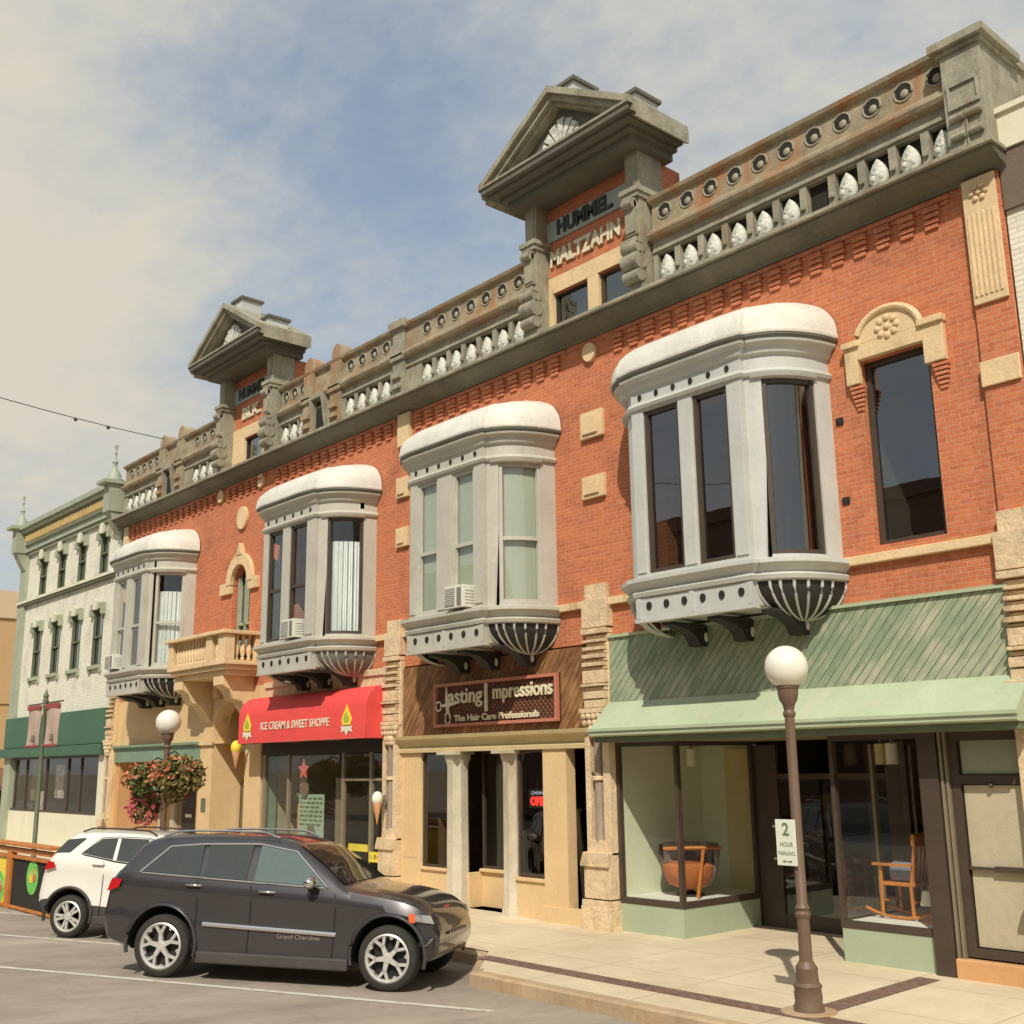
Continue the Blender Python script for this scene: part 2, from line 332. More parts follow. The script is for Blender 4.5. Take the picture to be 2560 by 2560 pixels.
def copy_tree(o, parent=None):
    c = o.copy(); sc.collection.objects.link(c)
    if parent is not None: c.parent = parent
    for ch in list(o.children): copy_tree(ch, c)
    return c
def textmesh(txt, size, mat, name, parent, origin, xd=(1, 0, 0), yd=(0, 0, 1), ext=.008, width=None, local=False, align='CENTER', bold=0, shear=0):
    cu = bpy.data.curves.new('lettering', 'FONT'); cu.body = txt; cu.size = size; cu.extrude = ext; cu.align_x = align; cu.align_y = 'CENTER'; cu.offset = bold; cu.shear = shear; cu.resolution_u = 3
    to = bpy.data.objects.new('lettering', cu); sc.collection.objects.link(to); bpy.context.view_layer.update()
    me = bpy.data.meshes.new_from_object(to.evaluated_get(bpy.context.evaluated_depsgraph_get())); bpy.data.objects.remove(to)
    xs = [v.co.x for v in me.vertices]; k = 1 if not width else width / max(1e-6, max(xs) - min(xs))
    X = Vector(xd).normalized(); Y = Vector(yd).normalized(); Z = X.cross(Y); o0 = Vector((0, 0, 0)); q = parent
    if not local:
        while q is not None: o0 = o0 + q.location; q = q.parent
    for v in me.vertices: v.co = Vector(origin) - o0 + X * v.co.x * k + Y * v.co.y + Z * v.co.z
    me.materials.clear(); me.materials.append(mat); me.name = name
    o = bpy.data.objects.new(name, me); sc.collection.objects.link(o); o.parent = parent; return o
def wall(mb, x0, x1, z0, z1, holes, y=0., d=.25):
    """front face of a wall at plane y with rectangular holes (x0,x1,z0,z1) and reveals d deep"""
    xs = sorted({x0, x1, *[h[0] for h in holes], *[h[1] for h in holes]}); zs = sorted({z0, z1, *[h[2] for h in holes], *[h[3] for h in holes]})
    for a, b in zip(xs, xs[1:]):
        for c, e in zip(zs, zs[1:]):
            mx, mz = (a + b) / 2, (c + e) / 2
            if any(h[0] < mx < h[1] and h[2] < mz < h[3] for h in holes): continue
            mb.add([(a, y, c), (b, y, c), (b, y, e), (a, y, e)], [(0, 1, 2, 3)])
    for h in holes:
        a, b, c, e = h[:4]
        mb.add([(a, y, c), (b, y, c), (b, y, e), (a, y, e), (a, y + d, c), (b, y + d, c), (b, y + d, e), (a, y + d, e)], [(0, 4, 5, 1), (1, 5, 6, 2), (2, 6, 7, 3), (3, 7, 4, 0)])
def room(mb, x0, x1, y0, y1, z0, z1):
    mb.add([(x, y, z) for z in (z0, z1) for y in (y0, y1) for x in (x0, x1)], [(0, 1, 3, 2), (4, 6, 7, 5), (2, 3, 7, 6), (0, 2, 6, 4), (1, 5, 7, 3)])
def pane(parent, x0, x1, z0, z1, y, mat=None, name='glass', t=.012):
    return MB().add([(x0, y, z0), (x1, y, z0), (x1, y, z1), (x0, y, z1)], [(0, 1, 2, 3)]).build(name, mat or GLASS, parent, recalc=False)
def framebox(mb, x0, x1, z0, z1, y0, y1, t=.05, mull=(), rails=()):
    mb.box(x0, x0 + t, y0, y1, z0, z1); mb.box(x1 - t, x1, y0, y1, z0, z1); mb.box(x0 + t, x1 - t, y0, y1, z0, z0 + t); mb.box(x0 + t, x1 - t, y0, y1, z1 - t, z1)
    for x in mull: mb.box(x - t / 2, x + t / 2, y0 + .002, y1 - .002, z0 + t, z1 - t)
    for z in rails: mb.box(x0 + t, x1 - t, y0 + .003, y1 - .003, z - t / 2, z + t / 2)
# ------------------------------------------------------------------ the setting: ground, road, kerb, sidewalk
def rz(y): return 0 if y > -3.4 else min(.28, -.05 * (y + 3.4))
g = MB(); g.add([(-900, -700, -.06), (700, -700, -.06), (700, 900, -.06), (-900, 900, -.06)], [(0, 1, 2, 3)]); tag(g.build('ground', M('bare_ground', (.3, .24, .16), .9)), kind='structure')
g = MB(); ys = [-2.3, -3.4, -4.5, -6, -7.5, -9, -12, -17, -21]
g.v = [(x, y, rz(y) if y > -14 else (.28 if y > -16.9 else .28 - .05 * (-y - 16.9))) for y in ys for x in (-400, 200)]; g.f = [(2 * i, 2 * i + 1, 2 * i + 3, 2 * i + 2) for i in range(len(ys) - 1)]; g.m = [0] * len(g.f)
tag(g.build('road', MATS['asphalt']), kind='structure')
KL = [(-400, -2.5), (-11.65, -2.5), (-10.75, -3.4), (200, -3.4)]
def sz(y): return .15 + .05 * min(1, max(0, (y + 3.4) / 3.4))
g = MB()
for (x0, a), (x1, b) in zip(KL, KL[1:]):
    rows = [0, .35, .7, 1]
    for r_ in range(3):
        P = lambda x, k, t: (x, (k + .15) * (1 - t), sz((k + .15) * (1 - t)))
        g.add([P(x0, a, rows[r_]), P(x1, b, rows[r_]), P(x1, b, rows[r_ + 1]), P(x0, a, rows[r_ + 1])], [(0, 1, 2, 3)])
g.add([(-400, 0, .2), (200, 0, .2), (200, 2.6, .2), (-400, 2.6, .2)], [(0, 1, 2, 3)])
tag(g.build('sidewalk', MATS['sidewalk']), kind='structure')
g = MB(); path = [(x, y, 0, -1) for x, y in KL]; path[1] = (-11.65, -2.5, -.41, -1); path[2] = (-10.75, -3.4, -.41, -1)
g.sweep(path, [(0, -.05), (0, .13), (-.03, .152), (-.152, .154), (-.152, -.05)]); tag(g.build('kerb', CONC), kind='structure')
g = MB()
for x0, x1, y0, y1 in ((-11.4, 8, -2.79, -2.55), (-6.8, -6.54, -2.55, -.32)):
    g.add([(x0, y0, sz(y0) + .005), (x1, y0, sz(y0) + .005), (x1, y1, sz(y1) + .005), (x0, y1, sz(y1) + .005)], [(0, 1, 2, 3)])
tag(g.build('paver_strip', PAVER), kind='structure')
def stall(x0, y0, x1, y1, name='stall_line'):
    d = Vector((x1 - x0, y1 - y0)).normalized(); n_ = Vector((-d.y, d.x)) * .055; g = MB(); k = 14; vs = []
    for i in range(k + 1):
        x = x0 + (x1 - x0) * i / k; y = y0 + (y1 - y0) * i / k
        for s in (-1, 1): vs.append((x + n_.x * s, y + n_.y * s, rz(y + n_.y * s) + .004))
    g.add(vs, [(2 * i, 2 * i + 2, 2 * i + 3, 2 * i + 1) for i in range(k)]); tag(g.build(name, LINE), kind='structure')
DX, DY = -9.5 + 14.86, -4.32 + 7.37
stall(-9.35, -4.23, -14.86 - DX * .45, -7.37 - DY * .45)
stall(-13.3, -3.7, -20.2, -7.55); stall(-17.2, -3.3, -25.2, -7.3)
stall(-24.5, -4.05, -20.3, -4.3)

# ------------------------------------------------------------------ the brick block
B = thing('brick_building', 'long two-storey orange brick commercial block with grey bay windows and pedimented parapet', 'building', (-17.6, 0, .2))
BX0, BX1 = -30.35, -5.03
bays = [(-27.35, 1.0, 1.63), (-19.45, 1.02, 1.66), (-14.3, 1.0, 1.62), (-9.1, .95, 1.6)]
W5 = (-7.04, -6.12, 5.05, 7.42)
holes = [(c - 1.25, c + 1.25, 4.8, 7.6) for c, h, wd in bays] + [W5, (-23.72, -22.88, 5.0, 7.2)]
g = MB(); wall(g, BX0, BX1, 4.3, 9.42, holes, 0, .22); g.box(BX0, BX1, .22, .24, 9.2, 9.42)
g.box(-5.47, BX1 - .002, -.06, -.002, 4.35, 9.2)
# recessed vertical joints (shadow lines) left and right of the plain wall panels
g.build('brick_wall', BRICK, B)
g = MB(); g.add([(BX0, .02, .2), (BX0, 14, .2), (BX0, 14, 10.3), (BX0, .02, 10.3)], [(0, 1, 2, 3)]); g.add([(BX1, .02, .2), (BX1, 14, .2), (BX1, 14, 10.85), (BX1, .02, 10.85)], [(0, 1, 2, 3)])
g.add([(BX0, 14, .2), (BX1, 14, .2), (BX1, 14, 10.3), (BX0, 14, 10.3)], [(0, 1, 2, 3)]); g.add([(BX0, .2, 10.2), (BX1, .2, 10.2), (BX1, 14, 10.2), (BX0, 14, 10.2)], [(0, 1, 2, 3)])
g.build('side_wall', BRICKB, B)
g = MB(); g.box(BX1 - .3, BX1 + .09, .5, 14, 10.86, 10.98); g.box(BX1 - .02, BX1 + .04, .5, 14, 10.3, 10.86)
for i in range(22): g.box(BX1 + .04, BX1 + .06, .75 + i * .14, .8 + i * .14, 10.4, 10.78)
g.build('side_coping', SHEET, B)
# brick corbel band
g = MB(); bg = MB()
def corbels(x0, x1, z=9.08):
    n = max(1, round((x1 - x0) / .335)); st = (x1 - x0) / n
    for i in range(n):
        a = x0 + i * st
        g.box(a, a + st * .62, -.075, -.001, z - .06, z); g.box(a, a + st * .62, -.06, -.001, z - .135, z - .085); g.box(a, a + st * .58, -.045, -.001, z - .205, z - .158); g.box(a, a + st * .5, -.03, -.001, z - .275, z - .228)
        g.box(a + st * .66, a + st * .98, -.02, -.001, z - .02, z + .03)
    g.box(x0, x1, -.035, -.001, z + .035, z + .1)
for a, b in ((-11.25, -5.66), (-16.5, -12.35), (-21.85, -17.15), (-24.2, -22.3), (-29.85, -24.75)): corbels(a, b)
g.build('brick_corbel_band', BRICK, B)
# stone trim on the brick
g = MB()
for x0, x1, z0, z1 in ((-12.0, -11.52, 7.53, 7.96), (-12.0, -11.52, 6.55, 6.91), (-17.06, -16.68, 7.53, 7.93), (-17.06, -16.68, 6.57, 6.94)):
    g.box(x0, x1, -.07, 0, z0, z1); g.box(x0 + .06, x1 - .1, -.1, -.07, z0 + .06, z1 - .06)
g.box(-17.02, -16.62, -.08, 0, 8.55, 9.2); g.box(-30.33, -30.05, -.08, 0, 4.4, 9.2)
g.box(-5.46, -5.06, -.1, -.06, 7.63, 9.2)
for i in range(6): g.box(-5.43 + i * .06, -5.395 + i * .06, -.115, -.1, 7.72, 8.75)
for z0, z1 in ((6.64, 6.94), ): g.box(-5.48, -5.03, -.1, -.06, z0, z1)
g.box(-29.95, -5.52, -.09, -.002, 4.84, 4.95)
for x, z in ((-11.77, 8.96), (-22.5, 9.01), (-24.5, 9.01), (-23.33, 8.27)):
    n = 20; r_ = .14 if z > 8.5 else .24
    g.prism([(x + r_ * math.cos(2 * math.pi * i / n), z + r_ * 1.15 * math.sin(2 * math.pi * i / n)) for i in range(n)], -.07, -.001)
build_split(g, 'stone_trim', TAN, B, bevel=.008)
for cx, cz in ((-5.26, 9.0), ):
    g = MB()
    for k in range(7):
        a = 2 * math.pi * k / 6; rr = .085 if k < 6 else 0
        g.ball((cx + rr * math.cos(a), -.115, cz + rr * math.sin(a)), .035, 8, 6, (1, .5, 1))
    g.build('carved_rosette', TAN, B, smooth=60)
# tall window with arched stone hood
g = MB(); x0, x1, z0, z1 = W5; ox0, ox1 = -7.2, -5.88
g.box(ox0, x0 + .02, -.09, -.001, 7.12, 7.62); g.box(x1 - .02, ox1, -.09, -.001, 7.12, 7.62); g.box(x0 + .02, x1 - .02, -.089, -.001, 7.42, 7.62)
cx = (x0 + x1) / 2; n = 18; ra = .42
g.prism([(cx + ra * math.cos(math.pi * i / n), 7.62 + ra * .86 * math.sin(math.pi * i / n)) for i in range(n + 1)], -.088, -.001)
g.tube([(cx + (ra + .02) * math.cos(math.pi * i / n), -.09, 7.6 + (ra + .02) * .88 * math.sin(math.pi * i / n)) for i in range(n + 1)], .045, 8)
g.box(ox0 - .02, cx - ra + .02, -.13, -.001, 7.6, 7.68); g.box(cx + ra - .02, ox1 + .02, -.13, -.001, 7.6, 7.68)
for k in range(9):
    a = 2 * math.pi * k / 8; rr = .13 if k < 8 else 0; g.ball((cx + rr * math.cos(a), -.095, 7.74 + rr * .9 * math.sin(a)), .045, 8, 6, (1, .5, 1))
win = MB(); framebox(win, x0, x1, z0, z1, .1, .2, .07); win = win.build('tall_window', BRONZE, B)
pane(win, x0 + .07, x1 - .07, z0 + .07, z1 - .07, .14, GLASSD)
g.build('window_hood', TAN, B, smooth=40, bevel=.006)
g = MB()
for s, xx in ((-1, -7.17), (1, -6.06)):
    for k in range(6): g.box(xx + .01 * k, xx + .2 - .01 * k, -.07 + .01 * k, -.001, 7.06 - .055 * k, 7.095 - .055 * k)
build_split(g, 'brick_hood_stop', BRICK, B)
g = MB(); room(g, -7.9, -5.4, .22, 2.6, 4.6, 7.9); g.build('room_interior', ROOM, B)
g = MB()
for z in (6.72, 5.68): g.box(-7.44, -7.34, -.02, -.001, z - .045, z + .045)
build_split(g, 'wall_vent', NICHE, B)

# cornice, frieze and parapet
def span(parts, y0, y1, z0, z1, mb, ins=0):
    for a, b in parts: mb.box(a + ins, b - ins, y0, y1, z0, z1)
CX0, CX1 = -30.5, -4.93
g = MB(); g.prism([(.2, 9.2), (-.03, 9.2), (-.05, 9.23), (-.2, 9.28), (-.36, 9.36), (-.37, 9.40), (.2, 9.40)], CX0, CX1, 'x'); g.build('cornice_fascia', DARKG, B)
g = MB(); g.box(CX0 - .04, CX1 + .03, -.43, .2, 9.401, 9.45); g.build('cornice', SHEET, B)
SEC = [(-10.25, -5.4), (-21.5, -12.85), (-30.3, -24.15)]
loz = [[-5.6 - .44 * i for i in range(11)], [-13.35 - .44 * i for i in range(7)] + [-17.35 - .43 * i for i in range(4)] + [-20.55, -20.92, -21.29], [-24.5, -24.92, -25.34, -25.76] + [-28.2 - .42 * i for i in range(5)]]
fr = MB(); up_ = MB(); br = MB(); mo = MB(); nb = MB()
for (a, b), xs in zip(SEC, loz):
    wall(fr, a, b, 9.45, 10.24, [(x - .165, x + .165, 9.5, 10.03) for x in xs], -.14, .1)
    fr.box(a, b, -.04, .2, 9.45, 10.24)
    for x in xs:
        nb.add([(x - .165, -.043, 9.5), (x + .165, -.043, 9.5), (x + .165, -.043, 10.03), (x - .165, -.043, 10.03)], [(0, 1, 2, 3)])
        br.box(x + .185, x + .255, -.19, -.14, 9.69, 9.76); br.box(x + .18, x + .26, -.18, -.14, 9.47, 9.62)
    br.box(a, b, -.17, -.14, 10.06, 10.1)
    mo.sweep([(a, -.14, 0, -1), (b, -.14, 0, -1)], [(0, 10.24), (.1, 10.27), (.13, 10.32), (.13, 10.36), (.05, 10.4), (.03, 10.46), (-.3, 10.46), (-.3, 10.24)])
    wall(up_, a, b, 10.46, 10.9, [(x - .1, x + .1, 10.6, 10.8) for x in xs], -.13, .05); up_.box(a, b, -.079, .2, 10.46, 10.9)
    mo.sweep([(a - .02, -.13, 0, -1), (b + .02, -.13, 0, -1)], [(0, 10.88), (.08, 10.92), (.1, 10.97), (.06, 11.0), (-.36, 11.0), (-.36, 10.88)])
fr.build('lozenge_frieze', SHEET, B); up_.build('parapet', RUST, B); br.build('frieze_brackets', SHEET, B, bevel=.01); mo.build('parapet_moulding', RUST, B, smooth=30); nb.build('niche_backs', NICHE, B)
# one carved teardrop and one roundel, copied along the parapet
def teardrop():
    m = MB(); n = 26; prof = []
    for i in range(n):
        t = 2 * math.pi * i / n; x = math.sin(t) * math.sin(t / 2) ** .6 * .15; z = math.cos(t) * .22
        if z < -.19: z = -.19 - .02 * abs(math.sin(x / .05 * 1.57))
        prof.append((x, z))
    vs = [(0, -.045, -.04)]
    for k, (s, y) in enumerate(((.55, -.04), (.9, -.022), (1, .0), (1, .05))):
        vs += [(p[0] * s, y + (.012 * math.sin(i * 2.9) if k == 0 else 0), p[1] * s - .04 * (1 - s)) for i, p in enumerate(prof)]
    fs = [(0, 1 + i, 1 + (i + 1) % n) for i in range(n)] + [(1 + k * n + i, 1 + k * n + (i + 1) % n, 1 + (k + 1) * n + (i + 1) % n, 1 + (k + 1) * n + i) for k in range(3) for i in range(n)]
    m.add(vs, fs)
    for a, b, r_ in ((.0, .06, .03), (-.055, -.06, .035), (.055, -.06, .035), (0, -.0, .03)): m.ball((a, -.04, b), r_, 8, 6, (1, .4, 1.3))
    return m
t0 = teardrop().build('carved_teardrop', LOZ, B, smooth=50, local=True); first = True
def roundel():
    m = MB(); n = 20
    m.tube([(.125 * math.cos(2 * math.pi * i / n), -.006, .125 * math.sin(2 * math.pi * i / n)) for i in range(n)], .016, 8, True)
    m.mat(1).prism([(.12 * math.cos(2 * math.pi * i / n), .12 * math.sin(2 * math.pi * i / n)) for i in range(n)], -.009, .045)
    m.mat(0).ball((.015, -.005, -.03), .06, 10, 8, (1, .5, 1)); return m
rd0 = roundel().build('roundel', [SHEET, NICHE], B, smooth=50, local=True)
for xs in loz:
    for x in xs:
        if random.random() > .04 or first:
            o = t0 if first else t0.copy()
            if not first: sc.collection.objects.link(o)
            o.location = (x + 17.6, -.13, 9.755 - .2); o.scale = (1, 1, 1.0 + random.uniform(-.06, .04))
        o = rd0 if first else rd0.copy()
        if not first: sc.collection.objects.link(o)
        o.location = (x + 17.6, -.125, 10.7 - .2); first = False
# parapet posts, rounded finials, end pier
def post(x, wdt, zt, round_=False, z0=9.45, y=-.22):
    m = MB(); h = wdt / 2
    m.box(x - h, x + h, y, .2, z0, 10.9); m.box(x - h - .03, x + h + .03, y - .05, .2, 10.24, 10.42)
    m.box(x - h + .06, x + h - .06, y - .012, y, 9.6, 10.15)
    m.box(x - h + .05, x + h - .05, y - .09, y, 9.86, 9.97); m.box(x - h + .05, x + h - .05, y - .06, y, 9.66, 9.76)
    if round_: m.prism([(x - h, 10.9), (x + h, 10.9)] + [(x + h * math.cos(math.pi * i / 12), 11.05 + (zt - 11.05) * math.sin(math.pi * i / 12)) for i in range(13)], y + .02, .1)
    else: m.box(x - h - .07, x + h + .07, y - .08, .24, 10.9, zt)
    return m
post(-16.82, .36, 11.06).build('parapet_post', SHEET, B, bevel=.008)
for x in (-19.1, -20.2, -26.6, -27.7): post(x, .38, 11.3, True).build('round_topped_post', RUST, B, smooth=35)
for x in (-19.72, -27.2):       # bracket with dark hollow below it
    m = MB(); m.box(x - .3, x + .25, -.3, -.1, 10.24, 10.34); m.prism([(-.3, 10.24), (-.14, 10.24), (-.14, 9.45), (-.2, 9.6)], x - .3, x - .22, 'x'); m.prism([(-.3, 10.24), (-.14, 10.24), (-.14, 9.45), (-.2, 9.6)], x + .17, x + .25, 'x')
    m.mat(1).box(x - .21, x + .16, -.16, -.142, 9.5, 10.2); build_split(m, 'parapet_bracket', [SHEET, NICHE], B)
m = MB(); m.box(-5.46, -4.97, -.3, .5, 9.45, 10.78); m.box(-5.5, -4.93, -.34, .54, 10.78, 10.84); m.box(-5.56, -4.87, -.4, .6, 10.84, 10.95)
m.box(-5.41, -5.02, -.33, -.3, 10.33, 10.42); m.box(-5.41, -5.02, -.33, -.3, 10.02, 10.08); m.box(-5.41, -5.37, -.33, -.3, 10.08, 10.33); m.box(-5.06, -5.02, -.33, -.3, 10.08, 10.33)
for z in (9.9, 9.66):
    for xx in (-5.4, -5.18): m.tube([(xx, -.33, z), (xx + .17, -.33, z)], .045, 8)
m.box(-5.215, -5.19, -.33, -.3, 9.5, 9.98); m.build('end_pier', SHEET, B, bevel=.008)

# the two pedimented gables
def gable(c, two, t1, t2):
    G = MB(); x0, x1 = c - 1.05, c + 1.05
    G.box(x0, x1, -.06, .3, 10.2, 11.78); G.mat(1).box(x1 + .002, x1 + .2, .08, .7, 10.2, 11.78); G.mat(0)
    gb = G.build('gable', [BRICK, BRICK], B)
    m = MB()
    m.box(x0, x1, -.09, -.06, 10.22, 10.5)                 # lintel
    if two: m.box(c - .12, c + .12, -.09, .1, 9.45, 10.22); m.box(x0, x0 + .12, -.09, .1, 9.45, 10.22); m.box(x1 - .12, x1, -.09, .1, 9.45, 10.22); wins = ((x0 + .12, c - .12), (c + .12, x1 - .12))
    else: m.box(x0, c - .45, -.09, .1, 9.45, 10.22); m.box(c + .4, x1, -.09, .1, 9.45, 10.22); wins = ((c - .45, c + .4), )
    build_split(m, 'stone_lintel', TAN, gb, bevel=.006)
    for i, (a, b) in enumerate(wins):
        m = MB(); framebox(m, a, b, 9.45, 10.22, -.02, .06, .05); m.build('attic_window', IRON if i == 0 else BRONZE, gb)
        MB().box(a + .05, b - .05, .02, .03, 9.5, 10.17).build('window_pane', GLASSD, gb)
        MB().box(a, b, .12, .14, 9.45, 10.22).build('window_blind', CURT if not two else (BLIND if i == 0 else ROOM), gb)
    for s in (-1, 1):                                    # flanking pilasters with scroll brackets
        xo = c + s * 1.05; a, b = (xo - .25, xo + .02) if s < 0 else (xo - .02, xo + .25)
        m = MB(); m.box(a, b, -.36, .2, 9.45, 11.1); m.box(a - .06, b + .06, -.46, .2, 11.06, 11.14); m.box(a - .03, b + .03, -.43, .2, 10.98, 11.06)
        m.box(a, b, -.36, .2, 11.14, 11.78); m.box(a + .05, b - .05, -.372, -.36, 11.22, 11.7)
        mid = (a + b) / 2
        m.box(mid - .1, mid + .1, -.44, -.36, 10.4, 10.95); m.tube([(mid - .1, -.46, 10.86), (mid + .1, -.46, 10.86)], .075, 12); m.box(mid - .11, mid + .11, -.42, -.36, 10.36, 10.42)
        for zz, rr in ((10.15, .12), (9.92, .14), (9.68, .1)): m.tube([(a - .02, -.4, zz), (b + .02, -.4, zz)], rr, 12)
        m.box(a - .03, b + .03, -.5, -.36, 10.2, 10.27)
        m.build('pilaster', SHEET, gb, smooth=40)
    m = MB(); m.box(x0 + .02, x1 - .02, -.1, -.061, 11.16, 11.52); m.build('sign_board', SIGNG, gb)
    textmesh(t1, .36, LETD, 'lettering', gb, (c - .12, -.1, 11.34), width=1.3, ext=.03, bold=.012)
    textmesh(t2, .38, LETW, 'lettering', gb, (c - .16, -.062, 10.82), width=1.62 if two else .9, ext=.04, bold=.016)
    # entablature and pediment
    hx = 1.72; yf = -1.0; yb = .35
    m = MB(); m.box(c - 1.42, c + 1.42, -.62, yb, 11.78, 11.9); m.box(c - 1.52, c + 1.52, -.74, yb, 11.9, 11.97); m.box(c - hx + .08, c + hx - .08, yf + .1, yb, 11.97, 12.03); m.box(c - hx, c + hx, yf, yb, 12.03, 12.13)
    m.build('entablature', SHEETD, gb)
    za, zb = 12.13, 13.16
    m = MB(); m.prism([(c - hx, za), (c + hx, za), (c, zb)], yf + .3, yb); m.build('tympanum', SHEETD, gb)
    m = MB(); ang = math.atan2(zb - za, hx); ux, uz = math.cos(ang), math.sin(ang)
    for s in (-1, 1):
        def rail(o0, o1, ya, yb_): m.prism([(c + s * (hx + .04), za + o0), (c + s * (hx + .04), za + o1), (c, zb + o1 + .02), (c, zb + o0 + .02)], ya, yb_)
        rail(-.02, .1, yf - .02, yb); rail(-.13, -.02, yf + .06, yb); rail(-.2, -.13, yf + .14, yb)
    m.box(c - hx - .03, c + hx + .03, yf - .03, yb + .02, 12.131, 12.17)
    m.build('raking_cornice', SHEET, gb)
    m = MB(); yy = yf + .295
    for k in range(9):
        a = math.pi * (k + .5) / 9; a0, a1 = a - .13, a + .13; r0_, r1_ = .12, .62 * (1 - .22 * abs(math.cos(a)))
        m.prism([(c + .02 + r0_ * math.cos(a0), za + .06 + r0_ * math.sin(a0)), (c + .02 + r1_ * math.cos(a0), za + .06 + r1_ * .95 * math.sin(a0)), (c + .02 + r1_ * math.cos(a1), za + .06 + r1_ * .95 * math.sin(a1)), (c + .02 + r0_ * math.cos(a1), za + .06 + r0_ * math.sin(a1))], yy - .05, yy)
    m.build('sunburst', LOZ, gb)
    m = MB()
    for xx, zz, hh in ((c, 13.1, .36), (c + 1.32, 12.2, .36), (c - 1.5, 12.2, .25)):
        m.box(xx - .2, xx + .26, -.66, -.16, zz, zz + hh - .06); m.mat(1).box(xx - .25, xx + .31, -.71, -.11, zz + hh - .06, zz + hh); m.mat(0)
    build_split(m, 'pedestal_block', [BAYPB, SHEETD], gb)
gable(-11.6, True, 'HUMMEL.', 'MALTZAHN'); gable(-22.85, False, 'HUMMEL', 'BLK.')
# ------------------------------------------------------------------ bay windows
PB = 1.0
def bez(p0, p1, p2, t): return tuple((1 - t) ** 2 * a + 2 * t * (1 - t) * b + t * t * d for a, b, d in zip(p0, p1, p2))
def withnormals(pts):
    out = []
    for i, p in enumerate(pts):
        n = Vector((0, 0))
        for a, b in ((i - 1, i), (i, i + 1)):
            if a < 0 or b >= len(pts): continue
            d = Vector(pts[b]) - Vector(pts[a])
            if d.length > 1e-6: n += Vector((d.y, -d.x)).normalized()
        n.normalize(); out.append((p[0], p[1], n.x, n.y))
    return out
WZ0, WZ1 = 4.99, 7.27
def bay(c, h, wd, paint, roofm, w1, w2, rails, frame, glass, curtain, blind, ridge):
    q0, q1, q2 = (h, -PB + .07), (wd - .1, -PB + .2), (wd, 0.0)
    T = [0, .08, .2, .3, .4, .5, .6, .7, .82, .9, 1]
    rc = [bez(q0, q1, q2, t) for t in T]; fx = [-h, -h + w1[0], -h + w1[1], -h + w2[0], -h + w2[1], h]
    pts = [(-x, y) for x, y in rc[::-1]] + [(x, -PB) for x in fx] + rc
    flag = [False] * (len(pts) - 1); nl = len(rc)
    for k in range(2, 8): flag[nl + len(fx) + k] = True; flag[nl - 2 - k] = True
    flag[nl + 1] = flag[nl + 3] = True
    pts = [(x + c, y) for x, y in pts]; path = withnormals(pts)
    lab = None
    body = MB(); fr = MB(); gl = MB(); cu = MB(); bl = MB()
    for i in range(len(pts) - 1):
        (xa, ya), (xb, yb) = pts[i], pts[i + 1]
        front = nl <= i < nl + len(fx) - 1
        for za, zb in (((4.7, WZ0), (WZ1, 7.62)) if flag[i] else ((4.7, 7.62), )):
            body.add([(xa, ya, za), (xb, yb, za), (xb, yb, zb), (xa, ya, zb)], [(0, 1, 2, 3)])
        if flag[i]:
            na, nb_ = path[i][2:], path[i + 1][2:]
            if front: na = nb_ = (0, -1)
            I = lambda k, z: [(xa - na[0] * k, ya - na[1] * k, z), (xb - nb_[0] * k, yb - nb_[1] * k, z)]
            A, Bq = I(.08, WZ0), I(.08, WZ1)
            gl.add([*A, Bq[1], Bq[0]], [(0, 1, 2, 3)])
            A2, B2 = I(0, WZ0), I(0, WZ1); body.add([*A2, *I(.1, WZ0)[::-1]], [(0, 1, 2, 3)]); body.add([*B2, *I(.1, WZ1)[::-1]], [(0, 1, 2, 3)])
            for (z0, z1) in ((WZ0, WZ0 + .06), (WZ1 - .06, WZ1)) + (((6.0, 6.06), ) if rails and (front or rails > 1) else ()):
                a0, a1, b0, b1 = I(.04, z0), I(.04, z1), I(.1, z0), I(.1, z1)
                fr.add([a0[0], a0[1], a1[1], a1[0], b0[0], b0[1], b1[1], b1[0]], [(0, 1, 2, 3), (4, 7, 6, 5), (0, 4, 5, 1), (3, 2, 6, 7)])
            for e in ((0, ) if not flag[i - 1] else ()) + ((1, ) if not flag[i + 1] else ()):
                x, y = (xa, ya) if e == 0 else (xb, yb); nx, ny = na if e == 0 else nb_; tx, ty = -ny, nx
                s = .055 * (1 if e == 0 else -1)
                body.add([(x, y, WZ0), (x - nx * .1, y - ny * .1, WZ0), (x - nx * .1, y - ny * .1, WZ1), (x, y, WZ1)], [(0, 1, 2, 3)])
                q = [(x - nx * .03, y - ny * .03), (x - nx * .03 + tx * s, y - ny * .03 + ty * s), (x - nx * .1 + tx * s, y - ny * .1 + ty * s), (x - nx * .1, y - ny * .1)]
                fr.prism(q, WZ0, WZ1, 'z')
            iscurve = not front
            if iscurve and curtain:
                for k in range(5):
                    pa = [I(.16 + .03 * (k % 2), z) for z in (WZ0 + .02, WZ1 - .45)]; pb = [I(.16 + .03 * ((k + 1) % 2), z) for z in (WZ0 + .02, WZ1 - .45)]
                    lerp = lambda P, f: tuple(P[0][j] + (P[1][j] - P[0][j]) * f for j in range(3))
                    cu.add([lerp(pa[0], k / 5), lerp(pb[0], (k + 1) / 5), lerp(pb[1], (k + 1) / 5), lerp(pa[1], k / 5)], [(0, 1, 2, 3)])
            if blind and (iscurve or i == nl + 1 or blind > 1):
                a, b = I(.13, WZ0 + (.0 if iscurve or blind > 1 else .0)), I(.13, WZ1); bl.add([*a, b[1], b[0]], [(0, 1, 2, 3)])
    # horizontal mouldings follow the plan
    body.sweep(path, [(-.02, 4.66), (.06, 4.68), (.08, 4.73), (.03, 4.77), (.09, 4.83), (.15, 4.87), (.15, 4.92), (.0, 4.955)])
